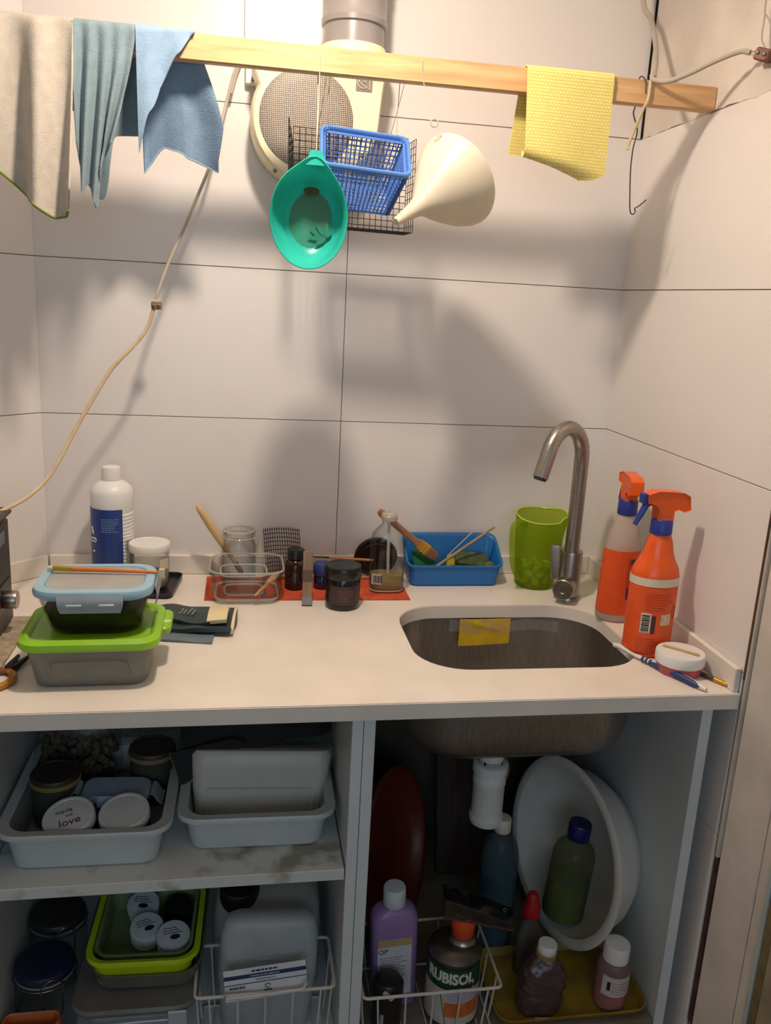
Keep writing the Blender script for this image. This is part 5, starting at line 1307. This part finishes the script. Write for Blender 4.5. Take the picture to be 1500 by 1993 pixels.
def wire_basket(label, x0, x1, y0, y1, z0, z1, nv, ns):
    k = T('wire_basket', label, 'wire basket', ((x0 + x1) / 2, (y0 + y1) / 2, z0))
    w, d, h = (x1 - x0) / 2, (y1 - y0) / 2, z1 - z0
    mw = M('white_wire', (206, 202, 192), rough=0.4, vary=0.06)
    rim_ = [(x, y, h) for x, y in rr(2 * w, 2 * d, .008, 3)]
    P('rim', MB().tube(rim_ + [rim_[0]], .0028, 8), mw, k)
    f = .93
    P('base_ring', MB().tube([(x * f, y * f, .003) for x, y, z in rim_] + [(rim_[0][0] * f, rim_[0][1] * f, .003)], .0022, 8), mw, k)
    def up(x, y): P('upright', MB().tube([(x * f, y * f, .003), (x * (f + .03), y * (f + .03), h * .4), (x, y, h)], .0018, 6), mw, k)
    for i in range(nv):
        x = -w + 2 * w * (i + .5) / nv
        up(x, -d); up(x, d)
        P('base_wire', MB().tube([(x * f, -d * f, .002), (x * f, d * f, .002)], .0015, 6), mw, k)
    for i in range(ns):
        y = -d + 2 * d * (i + .5) / ns
        up(-w, y); up(w, y)
    return k
wk = wire_basket('white wire basket around the translucent box in the left cupboard', -0.272, -0.042, -0.596, -0.480, FZ, 0.366, 5, 2)
P('front_clip', MB().tube([(-.066, -.061, .1295), (-.066, -.061, .138), (-.064, -.0615, .1265), (.058, -.0615, .1330), (.064, -.061, .1365), (.066, -.060, .146)], .0026, 8), M('white_wire', (206, 202, 192)), wk)
cd_ = T('printed_card', 'white printed card with navy stripes tucked in the wire basket', 'card', (-0.1560, -0.5835, 0.3690), R(82, -5, 0))
P('card', MB().box(-.068, .068, -.020, .036, 0, .0008, .0002), M('card_white', (214, 218, 222), rough=0.5), cd_, smooth=0)
m_nv = M('navy_ink', (36, 52, 96), rough=0.5)
P('stripe', MB().box(-.068, .068, .0185, .0255, .0009, .0011, .00005), m_nv, cd_, smooth=0)
P('stripe', MB().box(-.068, .068, .0085, .0100, .0009, .0011, .00005), m_nv, cd_, smooth=0)
P('stripe', MB().box(-.068, .068, -.0140, -.0128, .0009, .0011, .00005), m_nv, cd_, smooth=0)
P('title', lines_mb(-.022, .022, .0285, 1, .004, .0032, 61, .0002, 0).xf(Matrix.Translation((0, 0, .0009))), m_nv, cd_, smooth=0)
P('print', lines_mb(-.024, .024, .0212, 1, .004, .0014, 62, .0002, 0).xf(Matrix.Translation((0, 0, .0012))), m_ink, cd_, smooth=0)
P('print', lines_mb(-.016, .016, .0135, 1, .004, .0014, 63, .0002, 0).xf(Matrix.Translation((0, 0, .0009))), m_nv, cd_, smooth=0)
P('barcode', lines_mb(-.060, -.034, .0012, 1, .004, .0042, 64, .0002, 0).xf(Matrix.Translation((0, 0, .0009))), dk2, cd_, smooth=0)
P('logo', MB().tube([(.003 + .004 * math.cos(a), .001 + .0035 * math.sin(a), .0011) for a in [1.7 * math.pi * k / 14 for k in range(15)]], .0008, 5), dk2, cd_)
P('logo_text', lines_mb(-.004, .010, -.0080, 1, .004, .0030, 65, .0002, 0).xf(Matrix.Translation((0, 0, .0009))), m_nv, cd_, smooth=0)

# ================================================================== cupboard, right, under the sink
sp_ = T('sink_trap', 'white plastic bottle trap under the sink', 'sink trap', (0.2745, -0.362, 0.495))
KT = 0.90
P('bottle', MB().lathe([(.022, .010), (.031, .013), (.0335, .019), (.0335, .028), (.0305, .031), (.0305, .095), (.0318, .098), (.0318, .112), (.028, .118), (.024, .122), (.024, .150)], 36), m_white, sp_)
P('union_nut', MB().lathe([(.031, .122), (.034, .124), (.034, .140), (.030, .143), (.024, .143), (.024, .206), (.040, .208), (.042, .2245), (.0, .2245)], 36), m_white, sp_)
P('outlet_pipe', MB().tube([(.02, .02, .085), (.05, .08, .085), (.06, .20, .080), (.06, .31, .075)], .018, 16, smooth=5), M('terracotta_pipe', (150, 92, 72), rough=0.5), sp_)

def basin(label, c, nrm, Rr_, dep, rb, mat, lip=.012, name='wash_basin'):
    n0 = Vector(nrm).normalized()
    q = Vector((0, 0, 1)).rotation_difference(n0)
    o = T(name, label, 'basin', c)
    o.rotation_mode = 'QUATERNION'; o.rotation_quaternion = q
    t = .003
    prof = [(rb - .01, -dep), (rb, -dep + .004), (rb + (Rr_ - rb) * .55, -dep * .55), (Rr_ - lip, -.012), (Rr_ - lip * .6, -.003), (Rr_, -.006), (Rr_ + .002, -.001), (Rr_ - lip * .4, .003), (Rr_ - lip * 1.1, -.001), (Rr_ - lip - t, -.014), (rb + (Rr_ - rb) * .55 - t, -dep * .55), (rb - t, -dep + .007), (rb - .014, -dep + .004)]
    P('shell', MB().lathe(prof, 64), mat, o, smooth=60)
    return o
basin('dark red plastic basin leaning on edge at the left of the sink cupboard', (0.114, -0.300, 0.402), (0.84, -0.50, 0.20), .168, .052, .12, M('dark_red_plastic', (104, 38, 26), rough=0.4, vary=0.06))
basin('large white plastic basin standing on edge beside the green bottle', (0.428, -0.385, 0.448), (-0.955, -0.22, 0.10), .179, .106, .12, M('white_basin', (216, 212, 204), rough=0.4, vary=0.03), lip=.016)

gbt = T('green_bottle', 'bottle of green liquid with a navy cap standing inside the white basin', 'bottle', (0.4420, -0.392, 0.305), R(0, 5, 0))
P('body', MB().lathe([(.036, 0), (.041, .004), (.042, .012), (.042, .135), (.038, .152), (.026, .166), (.020, .172), (.020, .182)], 36), M('dim_clear_body', (170, 172, 140), rough=0.25, trans=0.84), gbt)
P('liquid', MB().lathe([(.035, .003), (.0400, .006), (.0408, .013), (.0408, .085), (0, .0852)], 32), M('green_liquid', (116, 136, 14), rough=0.2), gbt)
P('cap', MB().lathe([(.0210, .174), (.0225, .176), (.0225, .205), (.021, .208), (0, .208)], 28), M('navy_cap', (26, 36, 98), rough=0.35), gbt)
bbt = T('blue_liquid_bottle', 'bottle half full of teal liquid with a white cap below the sink trap', 'bottle', (0.3060, -0.375, FZ))
P('body', MB().lathe([(.032, 0), (.036, .004), (.037, .012), (.037, .205), (.033, .225), (.022, .245), (.0145, .253), (.0145, .262)], 36), M('dim_blue_body', (150, 172, 178), rough=0.25, trans=0.84), bbt)
P('liquid', MB().lathe([(.031, .003), (.0352, .006), (.0358, .013), (.0358, .170), (0, .1702)], 32), M('teal_liquid', (16, 92, 122), rough=0.2), bbt)
P('cap', MB().lathe([(.0155, .255), (.0170, .257), (.0165, .282), (.015, .284), (0, .284)], 28), M('cream_cap', (214, 206, 186), rough=0.4), bbt)
rbt = T('red_capped_bottle', 'clear bottle with a red nozzle cap behind the brown pouch', 'bottle', (0.3480, -0.462, FZ))
P('body', MB().rsec([(.044, .030, .012, 0), (.050, .036, .014, .004), (.050, .036, .014, .090), (.036, .028, .012, .112), (.022, .020, .0095, .122), (.020, .020, .0095, .135)], n=5), M('grey_clear_body', (120, 116, 108), rough=0.25, trans=0.45), rbt)
P('cap', MB().lathe([(.0150, .128), (.0170, .130), (.0165, .150), (.0120, .158), (.0110, .172), (.008, .178), (0, .179)], 24), M('red_cap', (178, 24, 28), rough=0.35), rbt)
S('leaning_board', MB().box(-.055, .055, -.008, .008, 0, .295, .002), M('dark_wood_board', (66, 52, 42), rough=0.8, vary=0.3, stretch=(5, 5, 1), scale=12), 'dark wooden board leaning at the back of the sink cupboard', 'board', (0.290, -0.165, FZ + .003), R(-14, 0, 0))
S('paper_sack', MB().rsec([(.07, .05, .01, 0), (.078, .06, .012, .01), (.080, .058, .012, .095), (.072, .03, .008, .125)], n=4).map(lambda p: (p.x + .004 * mnoise.noise(p * 40), p.y + .004 * mnoise.noise(p * 40 + Vector((9, 0, 0))), p.z)), M('kraft_paper', (150, 128, 96), rough=0.9, vary=0.15), 'brownish paper sack wedged behind the white basin', 'sack', (0.470, -0.130, FZ))

S('yellow_tray', MB().rsec([(.262, .155, .02, 0), (.272, .165, .024, .003), (.290, .183, .030, .018), (.284, .177, .027, .0185), (.268, .161, .022, .0055), (.258, .151, .018, .005)], n=5), M('yellow_plastic', (168, 138, 42), rough=0.5, col2=(120, 96, 40), scale=16), 'shallow yellow tray on the cupboard floor under the brown pouch and pink bottle', 'tray', (0.4000, -0.503, FZ))
YZ = FZ + .0055
bp_ = T('brown_pouch', 'wrinkled dark brown pouch with a white screw cap in the yellow tray', 'pouch', (0.3400, -0.5530, YZ), R(0, 3, -4))
def pouchfn(u, v):
    a = 2 * math.pi * u
    w = .037 + .006 * math.sin(math.pi * min(1, v * 1.25)) - (.020 * max(0, v - .8) / .2) - .002 * v
    d = .024 + .004 * math.sin(math.pi * v) - .012 * max(0, v - .75) / .25
    wr = .0050 * mnoise.noise(Vector((math.cos(a) * 2.2, v * 9, math.sin(a) * 2.2))) + .0022 * mnoise.noise(Vector((math.cos(a) * 1.2 + 7, v * 26, math.sin(a) * 1.2)))
    return ((w + wr) * math.copysign(abs(math.cos(a)) ** .75, math.cos(a)), (d + wr) * math.copysign(abs(math.sin(a)) ** .75, math.sin(a)), .116 * v)
P('pouch', MB().loft([[pouchfn(i / 44, j / 34) for i in range(44)] for j in range(35)]), M('brown_film', (84, 66, 62), rough=0.3, vary=0.15, scale=30), bp_, smooth=70)
P('neck_band', MB().lathe([(.017, .113), (.019, .115), (.019, .122), (.016, .125)], 24), M('tan_band', (150, 120, 82), rough=0.5), bp_)
P('cap', MB().lathe([(.0165, .1235), (.0175, .125), (.0172, .138), (.016, .140), (0, .140)], 24), m_white, bp_)
P('label_strip', MB().box(-.012, .018, -.0305, -.0290, .002, .006, .0004), m_white, bp_)
pk = T('pink_bottle', 'small bottle of pink liquid with a big white cap and label in the yellow tray', 'bottle', (0.4780, -0.5540, YZ), R(0, 2, 0))
P('body', MB().lathe([(.025, 0), (.029, .003), (.030, .010), (.030, .078), (.027, .090), (.020, .097)], 36), M('pinkish_clear', (206, 180, 178), rough=0.3, trans=0.72), pk)
P('liquid', MB().lathe([(.024, .002), (.0283, .005), (.0290, .011), (.0290, .040), (0, .0402)], 32), M('pink_liquid', (206, 74, 56), rough=0.2), pk)
P('cap', MB().lathe([(.0215, .095), (.0235, .097), (.0235, .124), (.022, .128), (0, .1285)], 32), m_white, pk)
lbk = P('label', band(.0302, -60, 70, .036, .076, .0005, 16), M('pale_label', (206, 196, 194), rough=0.5), pk)
P('print', lines_mb(-.014, .026, .012, 5, .0055, .0016, 71).map(cyl_wrap(.0309, math.radians(0), .052)), M('pink_print', (176, 132, 128), rough=0.5), lbk, smooth=0)
P('pictogram', plate(-.0225, -.0165, -.008, .010, .0004, 0, 3).map(cyl_wrap(.0309, 0, .056)), m_black, lbk, smooth=0)

wire_basket('white wire basket holding the purple bottle and the can', 0.008, 0.252, -0.597, -0.420, FZ, 0.337, 5, 3)
BZ2 = FZ + .004
pu = T('purple_bottle', 'flat bottle of purple liquid with a white cap and pale label', 'bottle', (0.0790, -0.500, BZ2), R(0, -2, 2))
P('body', MB().rsec([(.074, .040, .012, 0), (.082, .048, .014, .004), (.083, .049, .015, .170), (.081, .047, .016, .186), (.066, .040, .016, .197), (.036, .034, .016, .203), (.034, .034, .0165, .208)], n=6), M('purple_translucent', (164, 132, 186), rough=0.3, trans=0.15, vary=0.04), pu, smooth=55)
P('cap', MB().lathe([(.0190, .204), (.0205, .206), (.0200, .236), (.0185, .239), (0, .2395)], 32), M('bluish_white_cap', (206, 216, 220), rough=0.4), pu)
lpu = P('label', MB().box(-.034, .028, -.0255, -.0246, .030, .148, .0003), M('lilac_label', (206, 204, 210), rough=0.5), pu)
P('label_header', MB().box(-.034, .028, -.0260, -.0256, .134, .148, .0001), M('ochre_header', (186, 160, 108), rough=0.5), lpu)
P('lettering', text_mb('OP', .013).xf(Matrix.Translation((-.024, -.0258, .124)) @ Matrix.Rotation(math.radians(90), 4, 'X')), M('label_ink', (46, 42, 66), rough=0.5), lpu, smooth=0)
P('print', lines_mb(-.030, .022, .026, 14, .0052, .0016, 81).xf(Matrix.Translation((0, -.0256, .084)) @ Matrix.Rotation(math.radians(90), 4, 'X')), M('label_ink2', (140, 138, 152), rough=0.5), lpu, smooth=0)
cn = T('solvent_can', 'round metal can with green and cream label and orange cap', 'can', (0.1800, -0.536, BZ2), R(0, 0, 0))
P('body', MB().lathe([(.046, 0), (.049, .001), (.049, .004), (.0478, .006), (.0478, .128), (.049, .130), (.049, .134), (.044, .140), (.034, .147), (.026, .150)], 48), M('can_metal', (104, 98, 92), rough=0.35, metal=0.8), cn)
P('neck', MB().lathe([(.0250, .149), (.0255, .152), (.0225, .156), (.0215, .160), (.0150, .162), (.0150, .166)], 32, cx=.012, cy=.0), M('neck_metal', (150, 146, 140), rough=0.3, metal=0.9), cn)
P('cap', MB().lathe([(.0160, .158), (.0185, .161), (.0225, .184), (.0220, .200), (.020, .203), (0, .203)], 24, cx=.012, cy=0), M('orange_red_cap', (216, 78, 34), rough=0.4), cn)
P('green_label', band(.0480, -110, 58, .082, .124, .0006, 40), M('dark_green_label', (22, 66, 52), rough=0.4), cn)
P('cream_label', band(.0479, -180, 180, .008, .0815, .0006, 60), M('can_cream', (196, 190, 178), rough=0.45, vary=0.05), cn)
P('cream_label', band(.0480, 58.5, 120, .082, .124, .0006, 14), M('can_peach', (198, 160, 124), rough=0.45), cn)
wr = cyl_wrap(.0487, math.radians(-4), .105)
P('lettering', text_mb('RUBISOL', .0290, .0002, .80, .0012).map(cyl_wrap(.0487, math.radians(-22), .105)), M('can_white_ink', (214, 210, 202), rough=0.5), cn, smooth=0)
P('orange_band', band(.0486, -30, 52, .026, .056, .0006, 20), M('can_orange', (206, 104, 54), rough=0.45, vary=0.15, scale=60), cn)
P('lilac_band', band(.0486, -24, 52, .060, .080, .0006, 20), M('can_lilac', (186, 170, 190), rough=0.45), cn)
P('dark_flash', MB().tube([(-.034, .070, 0), (-.022, .012, 0), (.02, .010, 0)], .0008, 5).map(cyl_wrap(.0488, 0, 0)), m_black, cn)
for zz in (.092, .084):
    P('gold_dot', MB().tube([(.026, zz, 0), (.0262, zz + .003, 0)], .0018, 6).map(cyl_wrap(.0485, 0, 0)), M('gold_dot', (196, 160, 70), rough=0.5), cn)
sa = T('black_sachet', 'glossy black foil sachet lying on the orange cap of the can', 'sachet', (0.2180, -0.530, BZ2 + .2085), R(26, 11, -3))
def sach(u, v):
    return (-.066 + .132 * u, -.028 + .056 * v * (1 - .35 * u), .003 + .006 * math.sin(math.pi * v) * (1 - .4 * u) + .004 * mnoise.noise(Vector((u * 4, v * 3, 5))) - .010 * u * u)
P('foil', MB().sheet(sach, 24, 14, .005), M('black_foil', (18, 18, 22), rough=0.16, vary=0.1), sa, smooth=70)
P('seam', MB().sheet(lambda u, v: (-.066 + .132 * u, -.032 + .006 * v, .0025 + .004 * mnoise.noise(Vector((u * 4, 0, 5))) - .010 * u * u), 20, 2, .002), M('foil_seam', (86, 62, 56), rough=0.3), sa, smooth=70)
P('tear_mark', MB().tube([(.048 + .0035 * math.cos(a), -.004 + .0035 * math.sin(a), .0085) for a in [1.6 * math.pi * k / 12 for k in range(13)]], .0004, 5), M('mark_grey', (140, 140, 144), rough=0.4), sa)
kb = T('black_bottle', 'small black bottle with a torn white tag at the front of the wire basket', 'bottle', (0.0560, -0.5640, BZ2))
P('body', MB().lathe([(.022, 0), (.025, .003), (.026, .010), (.026, .070), (.027, .072), (.027, .096), (.022, .104), (.010, .107), (0, .1075)], 32), m_black, kb)
P('tag', MB().box(-.004, .004, -.001, .001, -.012, .012, .0003), M('torn_tag', (176, 176, 160), rough=0.7), kb, loc=(-.004, -.0275, .092), rot=R(0, -42, 0))
P('side_sticker', MB().box(-.016, -.010, -.0262, -.0222, .010, .050, .0003), M('sticker_grey', (150, 156, 154), rough=0.6), kb)
